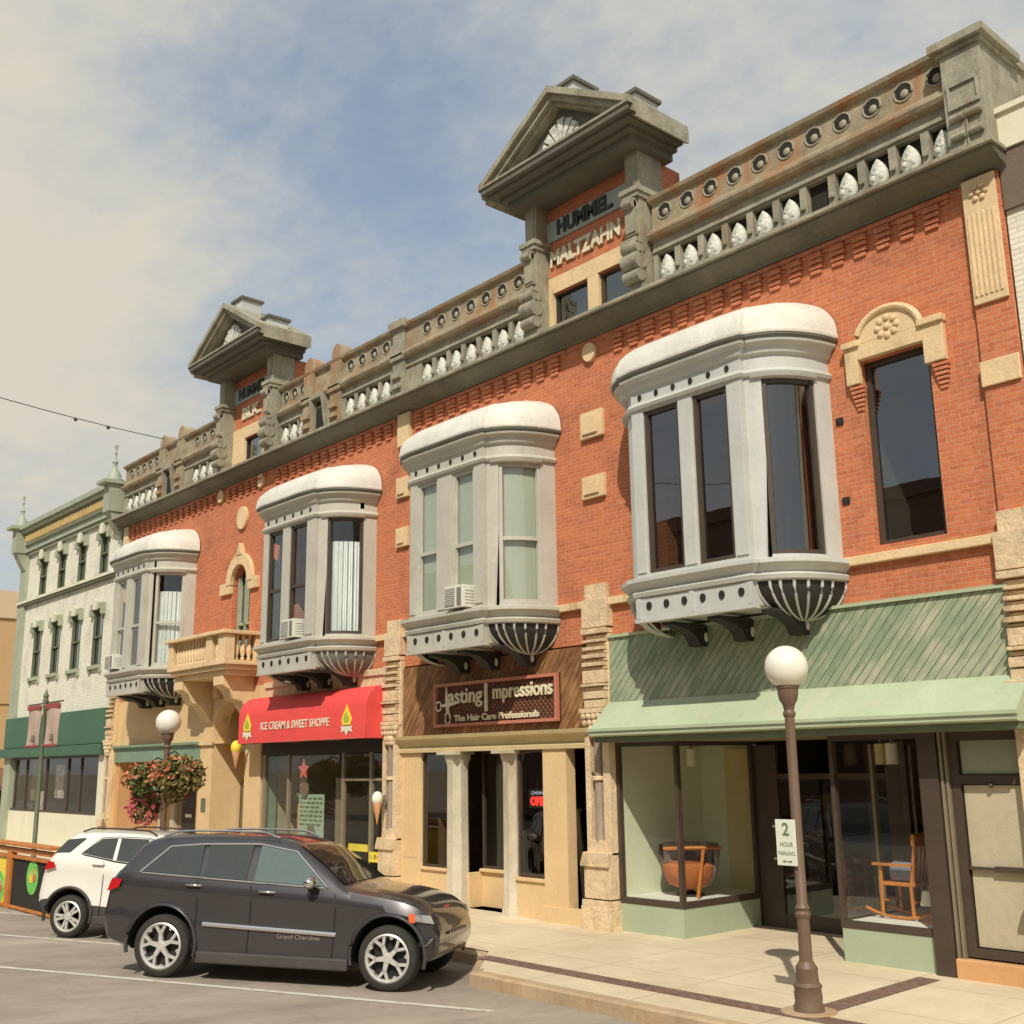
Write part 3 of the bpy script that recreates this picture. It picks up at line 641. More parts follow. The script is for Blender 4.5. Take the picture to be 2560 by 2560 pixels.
    body.sweep(path, [(-.02, 7.3), (.04, 7.31), (.06, 7.35), (.02, 7.4), (-.02, 7.4)])
    body.sweep(path, [(-.02, 7.56), (.05, 7.6), (.08, 7.68), (.15, 7.72), (.16, 7.75), (-.02, 7.75)])
    # hanging front panel, soffit, side closings
    body.box(c - h, c + h, -PB - .03, -PB + .05, 4.36, 4.665); body.box(c - h - .03, c + h + .03, -PB - .045, -PB + .07, 4.335, 4.39)
    body.add([(c - h, -PB + .05, 4.4), (c + h, -PB + .05, 4.4), (c + h, 0, 4.4), (c - h, 0, 4.4)], [(0, 1, 2, 3)])
    for s in (-1, 1): body.add([(c + s * h, -PB + .05, 4.38), (c + s * h, 0, 4.38), (c + s * h, 0, 4.68), (c + s * h, -PB + .05, 4.68)], [(0, 1, 2, 3)])
    for s in (-1, -.03, .94): body.box(c + s * h if s > -1 else c - h, c + s * h + .07 if s > -1 else c - h + .07, -PB - .05, -PB - .03, 4.39, 4.66)
    # flat pilaster strips between the lights
    for a, b in ((-h, -h + w1[0]), (-h + w1[1], -h + w2[0]), (-h + w2[1], h)):
        if b - a > .14: body.box(c + a + .03, c + b - .03, -PB - .02, -PB + .001, WZ0 + .02, WZ1 - .02)
    # small window heads on the curved lights
    hp = [p for p in path[nl + len(fx) + 1: nl + len(fx) + 9]]; body.sweep(hp, [(0, 7.27), (.05, 7.28), (.07, 7.32), (0, 7.33)])
    o = body.build('bay_window', paint, B, smooth=32)
    fr.build('sash', frame, o); gl.build('glass', glass, o, smooth=40)
    if cu.v: cu.build('curtain', CURT, o)
    if bl.v: bl.build('blind', BLIND, o)
    m = MB()
    for k in range(6):
        x = c - h + .22 + (2 * h - .38) * k / 5
        m.prism([(x + .045 * math.cos(a * .5236), 4.55 + .055 * math.sin(a * .5236)) for a in range(12)], -PB - .045, -PB - .031)
        m.prism([(x + .035 * math.cos(a * .5236) - .05, 7.48 + .045 * math.sin(a * .5236)) for a in range(12)], -PB - .012, -PB - .001)
    m.build('drilled_ornament', NICHE, o)
    # eave and domed roof
    m = MB(); m.sweep(path, [(-.02, 7.751), (.16, 7.755), (.19, 7.79), (.19, 7.81), (-.02, 7.81)]); m.build('eave_gutter', BAYD, o)
    m = MB(); rings = 9; n = len(path); vs = []
    for j in range(rings + 1):
        th = math.pi / 2 * j / rings
        for i, (x, y, nx, ny) in enumerate(path):
            bx, by = x + nx * .2, y + ny * .2; by = min(by, 0)
            zz = 7.86 + .62 * math.sin(th) ** .9
            vs.append((c + (bx - c) * (1 - .42 * (1 - math.cos(th))), by * math.cos(th) + .004 * math.sin(i * 5 + j * 3), zz + .005 * math.sin(i * 2.3 + j * 1.9) * (0 < j)))
    m.add(vs, [(j * n + i, j * n + i + 1, (j + 1) * n + i + 1, (j + 1) * n + i) for j in range(rings) for i in range(n - 1)])
    m.sweep(path, [(-.02, 7.811), (.2, 7.815), (.21, 7.84), (.2, 7.875), (-.02, 7.875)])
    m.tube([(c + .42, -.25, 8.42), (c + .5, -.1, 8.56), (c + .55, -.03, 8.5)], .03, 6)
    m.build('domed_roof', roofm, o, smooth=38)
    for s in (-1, 1):          # fluted bowls below the curved corners
        m = MB(); rib = MB(); K = 10; NR = 26; cx, cy = c + s * (h + .12), -.16
        rim = [bez(q0, q1, q2, t / NR) for t in range(NR + 1)]
        P = lambda i, ph, off=0: (cx + (c + s * rim[i][0] - cx) * (math.cos(ph) + off), cy + (rim[i][1] - cy) * (math.cos(ph) + off), 4.67 - .45 * math.sin(ph))
        m.add([P(i, math.pi / 2 * j / K) for j in range(K + 1) for i in range(NR + 1)], [(j * (NR + 1) + i, j * (NR + 1) + i + 1, (j + 1) * (NR + 1) + i + 1, (j + 1) * (NR + 1) + i) for j in range(K) for i in range(NR)])
        m.build('fluted_bowl', IRON if ridge else BAYD, o, smooth=60)
        for k in range(8):
            i = round(NR * k / 7); rib.tube([P(i, math.pi / 2 * j / 8, .02) for j in range(9)], [.022 - .01 * j / 8 for j in range(9)], 6)
        rib.build('bowl_ribs', paint, o, smooth=60)
    m = MB()
    for dx in (-.5, .12, .8):
        x = c + dx * (h + .3); m.prism([(0, 4.34), (-.8, 4.34), (-.8, 4.3), (-.5, 4.25), (-.32, 4.16), (-.26, 4.05), (0, 4.05)], x - .1, x + .1, 'x')
        m.mat(1).ball((x + .1, -.13, 4.17), .04, 8, 6, (.6, 1, 1.7)); m.mat(0)
    build_split(m, 'iron_bracket', [IRON, LOZ], o)
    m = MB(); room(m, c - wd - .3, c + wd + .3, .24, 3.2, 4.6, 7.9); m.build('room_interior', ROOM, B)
    return o
BLUEW = M('tan_window_jamb', (.5, .36, .17), .6, .1)
bay(*bays[0], BAYP, BAYR, (.2, .78), (1.06, 1.7), 2, BAYP, GLASS, True, 0, 1)
bay(*bays[1], BAYP, BAYR, (.18, .78), (1.06, 1.72), 1, BRONZE, GLASS, True, 0, 0)
bay(*bays[2], BAYP, BAYR, (.2, .77), (1.17, 1.74), 2, BAYP, GLASS, False, 2, 1)
bay(*bays[3], BAYPB, BAYR, (.21, .84), (1.08, 1.66), False, BRONZE, GLASSD, False, 0, 1)
# air conditioners resting in bay-window sills
def aircon(x, z, label, y=-1.2):
    t = thing('window_air_conditioner', label, 'air conditioner', (x, y, z), 'air conditioners in the bay windows')
    m = MB(); m.box(x - .24, x + .24, y, y + .4, z, z + .36); m.build('housing', ACW, t, bevel=.012)
    m = MB()
    m.box(x - .21, x + .03, y - .012, y - .002, z + .04, z + .32); m.box(x + .1, x + .2, y - .012, y - .002, z + .04, z + .32)
    for k in range(9): m.mat(1).box(x - .21, x + .03, y - .018, y - .012, z + .05 + k * .03, z + .06 + k * .03); m.mat(0)
    for k in range(5): m.mat(1).box(x + .242, x + .25, y + .05, y + .3, z + .07 + k * .05, z + .09 + k * .05); m.mat(0)
    m.build('grille', [ACG, ACW], t); return t
aircon(bays[2][0] - bays[2][1] + 1.46, 4.96, 'white window air conditioner in the bay above the brown salon sign')
aircon(bays[1][0] - bays[1][1] + 1.4, 4.97, 'white window air conditioner in the bay above the red awning')
aircon(bays[0][0] - bays[0][1] + .42, 5.0, 'small white air conditioner in the bay beside the balcony, nearest the white building')

# ------------------------------------------------------------------ entrance bay: arched window, balcony, arch
def archpoly(cx, z0, zs, r, n=16, k=1.0): return [(cx - r, z0), (cx + r, z0)] + [(cx + r * math.cos(math.pi * i / n), zs + k * r * math.sin(math.pi * i / n)) for i in range(n + 1)]
cx = -23.3
m = MB(); n = 18
for i in range(n):
    a0, a1 = math.pi * i / n, math.pi * (i + 1) / n
    m.prism([(cx + .4 * math.cos(a0), 6.72 + .44 * math.sin(a0)), (cx + .62 * math.cos(a0), 6.72 + .7 * math.sin(a0)), (cx + .62 * math.cos(a1), 6.72 + .7 * math.sin(a1)), (cx + .4 * math.cos(a1), 6.72 + .44 * math.sin(a1))], -.1, -.002)
m.prism([(cx - .12, 7.38), (cx + .12, 7.38), (cx, 7.66)], -.12, -.002); m.box(cx - .95, cx - .42, -.08, -.001, 6.52, 6.78); m.box(cx + .42, cx + .85, -.08, -.001, 6.52, 6.78)
m.build('arched_window_surround', TAN, B)
m = MB(); wall(m, cx - .42, cx + .42, 6.72, 7.2, [], .0)
m = MB(); m.prism(archpoly(cx, 5.0, 6.72, .4, k=1.1), .2, .24); aw = m.build('arched_window', IRON, B); m = MB(); m.box(cx - .34, cx + .34, .18, .2, 5.0, 6.7); m.build('glass', GLASSD, aw)
m = MB(); m.box(cx - .36, cx - .3, .1, .18, 5, 6.9); m.box(cx - .02, cx + .03, .1, .18, 5, 7.0); m.box(cx + .3, cx + .36, .1, .18, 5, 6.9); m.box(cx - .3, cx + .3, .1, .18, 5.75, 5.8); m.build('window_frame', GREENT, aw)
# spandrel brick above the arch opening
m = MB(); n = 12; vs = [(cx - .42, 0.001, 7.2), (cx + .42, .001, 7.2)]
for s in (-1, 1):
    poly = [(cx + s * .42, 7.2), (cx + s * .42, 6.72)] + [(cx + s * .41 * math.cos(math.pi / 2 * i / n), 6.72 + .45 * math.sin(math.pi / 2 * i / n)) for i in range(n + 1)] + [(cx, 7.2)]
    m.prism(poly, .002, .2)
build_split(m, 'brick_spandrel', BRICK, B)
bal = MB(); bx0, bx1, by = -25.0, -22.15, -.95
bal.box(bx0 - .06, bx1 + .06, by - .08, 0, 5.38, 5.46); bal.box(bx0, bx1, by, 0, 4.72, 4.82); bal.box(bx0 + .06, bx1 - .06, by + .07, 0, 4.62, 4.72); bal.box(bx0 + .14, bx1 - .14, by + .16, 0, 4.5, 4.62)
bal.box(bx0, bx0 + .25, by, by + .25, 4.82, 5.38); bal.box(bx1 - .3, bx1, by, by + .25, 4.82, 5.38); bal.box(bx1 - .9, bx1 - .62, by, by + .22, 4.82, 5.38)
bal.box(bx0, bx0 + .2, -.2, 0, 4.82, 5.38); bal.box(bx1 - .2, bx1, -.2, 0, 4.82, 5.38)
balo = bal.build('balcony', TAN, B, bevel=.012)
m = MB(); prof = [(.035, 4.82), (.055, 4.85), (.03, 4.9), (.07, 5.0), (.06, 5.1), (.03, 5.24), (.055, 5.33), (.04, 5.38)]
for i in range(11):
    x = bx0 + .36 + i * .15
    if x < bx1 - .95: m.lathe(x, by + .12, prof, 8)
for i in range(2): m.lathe(bx1 - .52 + i * .14, by + .12, prof, 8)
for i in range(4): m.lathe(bx1 - .12, by + .35 + i * .15, prof, 8)
m.build('balusters', TAN, balo, smooth=50)
m = MB()
for x in (-24.75, -22.75): m.prism([(0, 4.5), (-.78, 4.5), (-.78, 4.3), (-.6, 4.2), (-.5, 4.0), (-.3, 3.95), (0, 3.55)], x - .2, x + .25, 'x')
build_split(m, 'corbel', TAN, balo, bevel=.015)

# ------------------------------------------------------------------ ground floor walls and stone piers
g = MB(); wall(g, BX0, -17.3, 3.08, 4.3, [(-24.35, -22.75, 3.08, 4.1)], 0, .9)
g.box(-24.95, -24.35, -.04, .9, .2, 3.08); g.box(-22.75, -22.05, -.04, .9, .2, 3.08); g.box(BX0, -29.95, -.12, .4, .2, 4.3)
g.box(-24.35, -22.75, .9, .95, .2, 4.1)
g.build('ground_floor_wall', TANP, B, bevel=.01)
m = MB(); n = 14; ac, ar = -23.55, .8
for s in (-1, 1): m.prism([(ac + s * ar, 4.1), (ac + s * ar, 3.3)] + [(ac + s * ar * math.cos(math.pi / 2 * i / n), 3.3 + .72 * math.sin(math.pi / 2 * i / n)) for i in range(n + 1)] + [(ac, 4.1)], -.03, .35)
m.box(-25.1, -24.3, -.1, -.041, 3.05, 3.16); m.box(-22.8, -21.95, -.1, -.041, 3.05, 3.16); m.box(-24.2, -24.0, -.16, -.03, 4.12, 4.45)
m.prism([(-22.75, 3.16), (-22.1, 3.16), (-22.25, 3.5), (-22.42, 3.78), (-22.6, 3.5)], -.2, -.001)
m.build('entrance_arch', TAN, B, bevel=.01)
m = MB(); m.box(-24.3, -23.4, .7, .75, .2, 2.2); d_ = m.build('entrance_door', BRONZE, B); pane(d_, -24.2, -23.5, .9, 2.1, .68, GLASSD); MB().box(-24.2, -24.15, .62, .68, 1.05, 1.2).build('handle', BRONZEL, d_)
m = MB(); m.box(-22.95, -22.76, .3, .34, .9, 1.7); m.box(-24.75, -24.55, -.06, -.041, 1.55, 1.85); build_split(m, 'house_number_plate', GREENTD, B)
m = MB()
m.box(-21.9, -17.25, -.06, -.002, 3.95, 4.32); m.box(-21.9, -17.25, -.1, -.061, 4.2, 4.32); m.build('rough_stone_lintel', ROCK, B)
def pier(x0, x1, y=-.2, full=True):
    m = MB(); mid = (x0 + x1) / 2; w_ = x1 - x0
    m.box(x0 - .02, x1 + .02, y + .06, 0, 4.52, 4.95); m.box(x0 + .04, x1 - .02, y + .08, 0, 4.95, 5.18); m.box(x0 - .01, x1, y + .02, 0, 4.42, 4.5)
    z = 4.41; rnd = random.Random(int(-x0 * 10))
    for k, (hh, dy) in enumerate(((.07, .06), (.05, -.02), (.06, .05), (.06, -.03), (.05, .03), (.07, -.05), (.05, .02), (.07, -.06), (.05, .01), (.2, -.03), (.05, -.07), (.06, .0), (.12, -.04), (.13, -.02))):
        z -= hh; a = rnd.uniform(0, .03); m.box(x0 + .03 + a, x1 - .02 - a * .5, y + dy + .02, 0, z, z + hh - .012)
        m.box(x0 + .05, x1 - .04, y + .1, 0, z + hh - .012, z + hh)
    m.box(x1 - .1, x1, y + .1, 0, 3.3, 4.41)
    # leafy capital
    m.box(x0 - .03, x1 + .01, y - .04, 0, 3.24, 3.31)
    for k in range(5):
        for jz, rr in ((3.2, .07), (3.1, .055)): m.ball((x0 + .04 + k * (w_ - .08) / 4, y + .02, jz), rr, 8, 6)
    for jz, rr in ((3.0, .07), (2.93, .05)):
        for k in range(3): m.ball((mid - .08 + k * .08, y + .03, jz), rr, 8, 6)
    # shaft jambs, base step, plinth
    m.box(x0, x0 + .1, y + .04, 0, 1.22, 3.24); m.box(x1 - .14, x1, y + .04, 0, 1.22, 3.24); m.box(x0 + .1, x1 - .14, y + .17, 0, 1.22, 3.24)
    m.box(x0 + .05, x1 - .1, y + .02, 0, 1.22, 1.42); m.tube([(mid - .02, y + .09, 2.27), (mid - .02, y + .09, 2.33)], .1, 12)
    m.prism([(x0 - .03, 1.22), (x1 + .01, 1.22), (x1 + .01, 1.1), (x0 - .1, 1.08), (x0 - .1, 1.02), (x0 - .04, .98)] if False else [(x0, 1.26), (x1, 1.26), (x1, 1.06), (x0 - .06, 1.06), (x0 - .06, 1.1)], y - .06, 0)
    m.box(x0 - .02, x1, y - .02, 0, .62, 1.06); m.box(x0 - .05, x1 + .01, y - .05, 0, .52, .6); m.box(x0 - .06, x1 + .02, y - .06, 0, .14, .52)
    o = m.build('stone_pier', ROCK, B, smooth=40, bevel=.012)
    c_ = MB(); c_.lathe(mid - .02, y + .1, [(.085, 1.4), (.075, 1.46), (.07, 2.86), (.085, 2.92)], 14); c_.build('colonnette', M('pinkish_grey_granite', (.33, .26, .2), .5, .15, 8), o, smooth=50); return o
pier(-12.0, -11.5); pier(-17.27, -16.8); pier(-5.52, -5.05); pier(-30.42, -30.0)
# ------------------------------------------------------------------ hair salon front
SX0, SX1 = -16.8, -12.0
m = MB(); m.sweep([(SX0 - .02, -.02, 0, -1), (SX1 + .1, -.02, 0, -1)], [(-.02, 2.74), (.1, 2.74), (.1, 2.8), (.06, 2.83), (.12, 2.93), (.2, 2.97), (.22, 3.03), (-.02, 3.04)])
m.build('storefront_cornice', M('cream_tan_cornice', (.58, .46, .24), .65, .1), B, smooth=30)
m = MB(); m.box(SX0 + .02, SX1, -.05, 0, 3.04, 4.27); m.build('board_cladding', BROWNB, B)
m = MB(); m.box(SX0, -16.23, -.06, .1, .2, 2.74); [m.box(SX0 + .08 + i * .09, SX0 + .12 + i * .09, -.075, -.06, .95, 2.6) for i in range(5)]
m.box(-13.02, -12.5, -.08, .12, .2, 2.74); m.box(-12.79, -12.77, -.086, -.08, .3, 2.7)
m.box(-16.23, -15.5, -.02, .1, .2, .76); m.box(-15.1, -14.05, .4, .5, .2, .76); m.box(-13.72, -13.02, -.02, .1, .2, .74); m.box(-15.12, -15.08, .1, .5, .2, .76); m.box(-14.07, -14.03, .1, .5, .2, .76)
m.box(-16.25, -15.5, -.06, .12, .76, .81); m.box(-15.1, -14.05, .34, .52, .76, .81); m.box(-13.72, -13.02, -.06, .12, .74, .79); m.box(-13.1, -11.95, -.14, 0, .14, .42)
build_split(m, 'storefront_panels', TANP, B, bevel=.008)
sf = MB()
for a, b, y in ((-16.23, -15.5, .0), (-15.1, -14.05, .42), (-13.7, -13.02, .0)): framebox(sf, a, b, .81, 2.74, y, y + .06, .045)
sf.box(-12.5, -12.42, .35, .45, .2, 2.74); sf.box(-12.06, -12.0, .35, .45, .2, 2.74); sf.box(-12.42, -12.06, .36, .44, 2.3, 2.36)
sf = sf.build('storefront_frame', BRONZE, B)
for a, b, y in ((-16.19, -15.54, .02), (-15.06, -14.09, .44), (-13.66, -13.06, .02), (-12.42, -12.06, .39)): pane(sf, a, b, .3 if b > -12.1 else .85, 2.7, y, GLASS)
for x, r_ in ((-15.3, .2), (-13.88, .17)):
    m = MB(); m.lathe(x, .05, [(r_ + .03, .19), (r_ + .03, .3), (r_, .36), (r_ * .94, 2.5), (r_, 2.55), (r_ + .03, 2.62), (r_ + .04, 2.74)], 8, math.pi / 8, math.pi / 8 + 2 * math.pi); m.box(x - r_ - .06, x + r_ + .06, -.16 - r_ * .3, .2, 2.69, 2.738)
    m.build('painted_column', M('weathered_white_column', (.56, .5, .37), .7, .15, 3, .006, 30, stain=((.38, .3, .2), .3)), B, smooth=40)
m = MB(); room(m, SX0 + .05, SX1 - .05, .1, 6, .2, 2.76); m.build('salon_interior', M('dark_wood_wall', (.16, .1, .05), .8, .2, 2), B)
for x, y, lab in ((-14.7, 2.0, 'black salon chair with a red seat seen through the middle salon window'), (-13.3, 2.2, 'black salon chair behind the salon window with the red open sign')):
    t = thing('salon_chair', lab, 'chair', (x, y, .2), 'chairs inside the hair salon')
    m = MB(); m.lathe(x, y, [(.3, .2), (.3, .24), (.05, .27), (.05, .6)], 14); m.build('pedestal', BRONZEL, t)
    m = MB(); m.box(x - .25, x + .25, y - .25, y + .25, .6, .72); m.build('seat', REDS, t, bevel=.03); m = MB(); m.box(x - .25, x + .25, y + .22, y + .32, .72, 1.3); m.build('backrest', IRON, t, bevel=.03)
    m = MB(); [m.box(x + s * .27 - .03, x + s * .27 + .03, y - .22, y + .25, .85, .9) for s in (-1, 1)]; m.build('armrest', ORANGEW, t)
for x, y, a, lab in ((-13.45, 1.2, .45, 'tan slanting bar standing for a reflection in the salon window below the open sign'), (-14.5, 1.5, -.35, 'tan slanting bar standing for a reflection in the middle salon window')):
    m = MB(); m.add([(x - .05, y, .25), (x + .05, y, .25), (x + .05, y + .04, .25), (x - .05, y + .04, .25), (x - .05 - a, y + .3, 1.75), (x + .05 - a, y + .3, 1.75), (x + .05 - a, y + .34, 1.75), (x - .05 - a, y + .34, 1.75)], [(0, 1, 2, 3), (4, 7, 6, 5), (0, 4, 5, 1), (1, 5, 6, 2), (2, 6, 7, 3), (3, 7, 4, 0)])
    tag(m.build('reflection_bar', ROOMT), lab, 'plank')  # solid tan bar added to imitate a slanting reflection in the salon glass
t = thing('open_sign', 'small red lit open sign hanging inside the right salon window', 'sign', (-13.45, .22, 1.95))
m = MB(); m.box(-13.68, -13.16, .22, .25, 1.83, 2.12); m.tube([(-13.5, .235, 2.12), (-13.42, .235, 2.5)], .006, 5); m.tube([(-13.34, .235, 2.12), (-13.42, .235, 2.5)], .006, 5); m.build('board', IRON, t)
textmesh('OPEN', .17, emit('red_neon', (1, .04, .03), 1.1), 'lettering', t, (-13.42, .215, 1.93), width=.44, ext=.004, bold=.012)
textmesh("COME IN WE'RE", .07, emit('blue_grey_neon', (.35, .35, .5), .5), 'lettering', t, (-13.42, .215, 2.06), width=.4, ext=.003)
# salon sign
t = thing('salon_sign', 'brown lattice sign reading Lasting Impressions with a scissors emblem, on diagonal brown boards', 'sign', (-14.17, -.1, 3.5))
a, b, z0, z1 = -15.74, -12.6, 3.16, 3.9
m = MB(); m.box(a, b, -.085, -.052, z0, z1); m.build('board', M('dark_brown_sign_board', (.09, .035, .018), .7, .2), t)
m = MB(); framebox(m, a, b, z0, z1, -.15, -.086, .05); m.build('frame', ROSE, t)
m = MB()
k = -15.6
while k < b + .7:
    for s in (1, -1):
        p0 = (k, z0 + .05); p1 = (k + s * (z1 - z0 - .1), z1 - .05)
        t0_, t1_ = 0, 1
        def cl(v, p, q): return (v - p) / (q - p)
        lo, hi = sorted((cl(a + .05, p0[0], p1[0]), cl(b - .05, p0[0], p1[0]))); t0_, t1_ = max(0, lo), min(1, hi)
        if t1_ - t0_ > .03:
            q0 = (p0[0] + (p1[0] - p0[0]) * t0_, p0[1] + (p1[1] - p0[1]) * t0_); q1 = (p0[0] + (p1[0] - p0[0]) * t1_, p0[1] + (p1[1] - p0[1]) * t1_)
            m.tube([(q0[0], -.09 - .006 * s, q0[1]), (q1[0], -.09 - .006 * s, q1[1])], .008, 4)
    k += .1
m.build('lattice', M('brown_lattice_strip', (.26, .1, .045), .7, .2), t)
y = -.125
textmesh('asting', .36, LETW, 'lettering', t, (-14.88, y, 3.66), width=.92, ext=.012, bold=.006); textmesh('mpressions', .33, LETW, 'lettering', t, (-13.43, y, 3.68), width=1.44, ext=.012, bold=.006)
m = MB(); m.box(-14.36, -14.29, y - .012, y + .012, 3.38, 3.84); m.build('capital_letter', LETW, t)
textmesh('The Hair Care Professionals', .15, LETW, 'lettering', t, (-14.1, y, 3.29), width=2.15, ext=.01, bold=.004)
m = MB()
m.prism([(-15.4, 3.86), (-15.33, 3.6), (-15.32, 3.4), (-15.39, 3.4), (-15.42, 3.6)], y - .012, y + .012); m.prism([(-15.55, 3.5), (-15.3, 3.5), (-14.98, 3.56), (-15.3, 3.57), (-15.55, 3.54)], y - .022, y - .013)
for cx_, cz_, rx, rz_ in ((-15.62, 3.52, .075, .08), (-15.36, 3.3, .07, .1)): m.tube([(cx_ + rx * math.cos(i * .5236), y, cz_ + rz_ * math.sin(i * .5236)) for i in range(12)], .017, 6, True)
m.build('scissors_emblem', LETW, t)

# ------------------------------------------------------------------ antique shop front under the green canopy
m = MB()
m.box(-11.5, -10.34, -.02, .03, .12, .58); m.box(-10.39, -10.34, .031, 1.68, .12, .58); m.box(-7.9, -6.7, -.02, .03, .06, .58); m.box(-7.9, -7.85, .031, 1.68, .12, .58); build_split(m, 'kick_panel', GREENK, B, bevel=.006)
fr_ = MB()
for a, b, y0, y1 in ((-11.5, -10.33, -.03, .05), (-10.4, -10.33, .051, 1.7), (-7.91, -6.7, -.03, .05), (-7.91, -7.84, .051, 1.7)): fr_.box(a, b, y0, y1, .582, .66); fr_.box(a, b, y0, y1, 2.74, 2.8)
for x, y0, y1 in ((-11.5, -.03, .05), (-10.395, -.03, .05), (-10.4, 1.65, 1.75), (-7.91, -.03, .05), (-7.91, 1.65, 1.75)): fr_.box(x, x + .055, y0, y1, .12 if y0 > 1 else .66, 2.74)
fr_.box(-10.34, -9.95, 1.72, 1.8, .2, 2.74); fr_.box(-9.05, -8.98, 1.72, 1.8, .2, 2.74); fr_.box(-8.2, -7.85, 1.72, 1.8, .2, 2.74); fr_.box(-9.95, -8.2, 1.73, 1.79, 2.25, 2.33); fr_.box(-9.95, -9.05, 1.73, 1.79, .2, .4); fr_.box(-8.98, -8.2, 1.73, 1.79, .2, .4)
fr_.box(-6.7, -6.47, -.1, .1, .1, 2.82)
fr_ = fr_.build('storefront_frame', BRONZE, B)
m = MB(); m.box(-6.45, -6.42, -.08, .0, .3, 2.8); m.box(-6.395, -6.37, -.07, .0, .3, 2.8); m.box(-7.87, -7.83, .8, .88, .66, 2.7); m.box(-10.4, -10.36, 1.76, 1.8, .5, 2.7); m.box(-7.83, -7.8, 1.7, 1.75, .2, 2.7); build_split(m, 'aluminium_strip', BRONZEL, fr_)
for a, b in ((-11.445, -10.4), (-7.855, -6.7)): pane(fr_, a, b, .66, 2.74, .0, GLASSC)
for x in (-10.37, -7.88): MB().add([(x, .05, .66), (x, 1.65, .66), (x, 1.65, 2.74), (x, .05, 2.74)], [(0, 1, 2, 3)]).build('glass', GLASSC, fr_)
pane(fr_, -9.95, -9.05, .4, 2.25, 1.75, GLASS); pane(fr_, -8.98, -8.2, .4, 2.25, 1.75, GLASS)
m = MB(); m.box(-11.52, -11.5, .05, 4, .2, 2.76); m.box(-11.5, -10.42, 1.9, 1.93, .5, 2.76); m.build('display_wall', ROOML, B)
m = MB(); m.box(-11.0, -10.42, 1.86, 1.895, .58, 2.7); m.build('display_partition', ROOMT, B)
m = MB(); m.box(-11.5, -10.41, .051, 1.9, .6, .655); m.box(-7.84, -6.62, .051, 1.7, .6, .655); build_split(m, 'display_floor', FLOORW, B)
m = MB(); room(m, -11.5, -5.0, 1.95, 8, .19, 2.9); m.box(-6.6, -6.5, .1, 1.95, .2, 2.8); m.box(-11.5, -5.1, .06, 1.95, 2.8, 2.9); m.build('shop_interior', M('dim_brown_shop_wall', (.26, .19, .11), .85, .15, 1.2), B)
m = MB(); m.box(-9.9, -9.4, 3.5, 4.1, .2, 1.2); m.box(-8.9, -8.3, 3.2, 3.6, .2, 1.5); m.box(-7.8, -6.8, 3.0, 3.5, .2, 1.7); m.box(-10.4, -10.2, 3, 4.5, .2, 2.0); build_split(m, 'shop_shelving', M('dark_shelf_wood', (.1, .055, .03), .7, .2), B)
# door at the right edge
d = MB(); framebox(d, -6.36, -4.95, .42, 2.8, -.02, .08, .1, (), (2.28, )); d.box(-6.26, -5.05, .0, .05, .42, .52); d = d.build('shop_door', BRONZE, B)
MB().box(-6.24, -5.06, .02, .05, .53, 2.22).build('door_panel', M('pale_tan_door_panel', (.5, .44, .3), .45, .1, 1.2), d); MB().box(-6.24, -5.06, .02, .05, 2.34, 2.7).build('transom_panel', M('grey_green_panel', (.32, .34, .24), .5, .08), d)
m = MB(); m.box(-6.24, -5.06, -.04, .018, 1.33, 1.36); m.box(-5.95, -5.06, -.05, .018, 1.315, 1.375); m.ball((-5.9, -.04, 2.22), .03, 8, 6); m.build('push_bar', BRONZE, d)
m = MB(); m.box(-6.46, -4.6, -.12, .1, .12, .4); m.build('door_step', ORANGEP, B, bevel=.015)
# canopy
cn = thing('shop_canopy', 'weathered pale green board canopy with a sloping ledge over the antique shop', 'canopy', (-8.5, -.2, 2.9))
m = MB(); m.add([(-11.48, -.09, 4.33), (-5.46, -.09, 4.33), (-5.46, -.13, 3.38), (-11.48, -.13, 3.38), (-11.48, -.005, 4.33), (-5.46, -.005, 4.33), (-5.46, -.005, 3.38), (-11.48, -.005, 3.38)], [(0, 3, 2, 1), (0, 1, 5, 4), (0, 4, 7, 3), (1, 2, 6, 5)])
m.build('board_face', GREENB, cn)
m = MB(); m.box(-11.5, -5.44, -.13, -.004, 4.331, 4.37); m.build('metal_flashing', GREENL, cn)
m = MB(); m.prism([(-.004, 3.38), (-.15, 3.38), (-.16, 3.36), (-.54, 3.0), (-.56, 2.99), (-.56, 2.9), (-.5, 2.88), (-.004, 2.88)], -11.5, -5.3, 'x'); m.box(-11.52, -5.28, -.585, -.545, 2.955, 2.995)
m.build('ledge', GREENL, cn, smooth=25); MB().box(-11.48, -5.32, -.48, .04, 2.8, 2.879).build('soffit', GREENTD, cn)
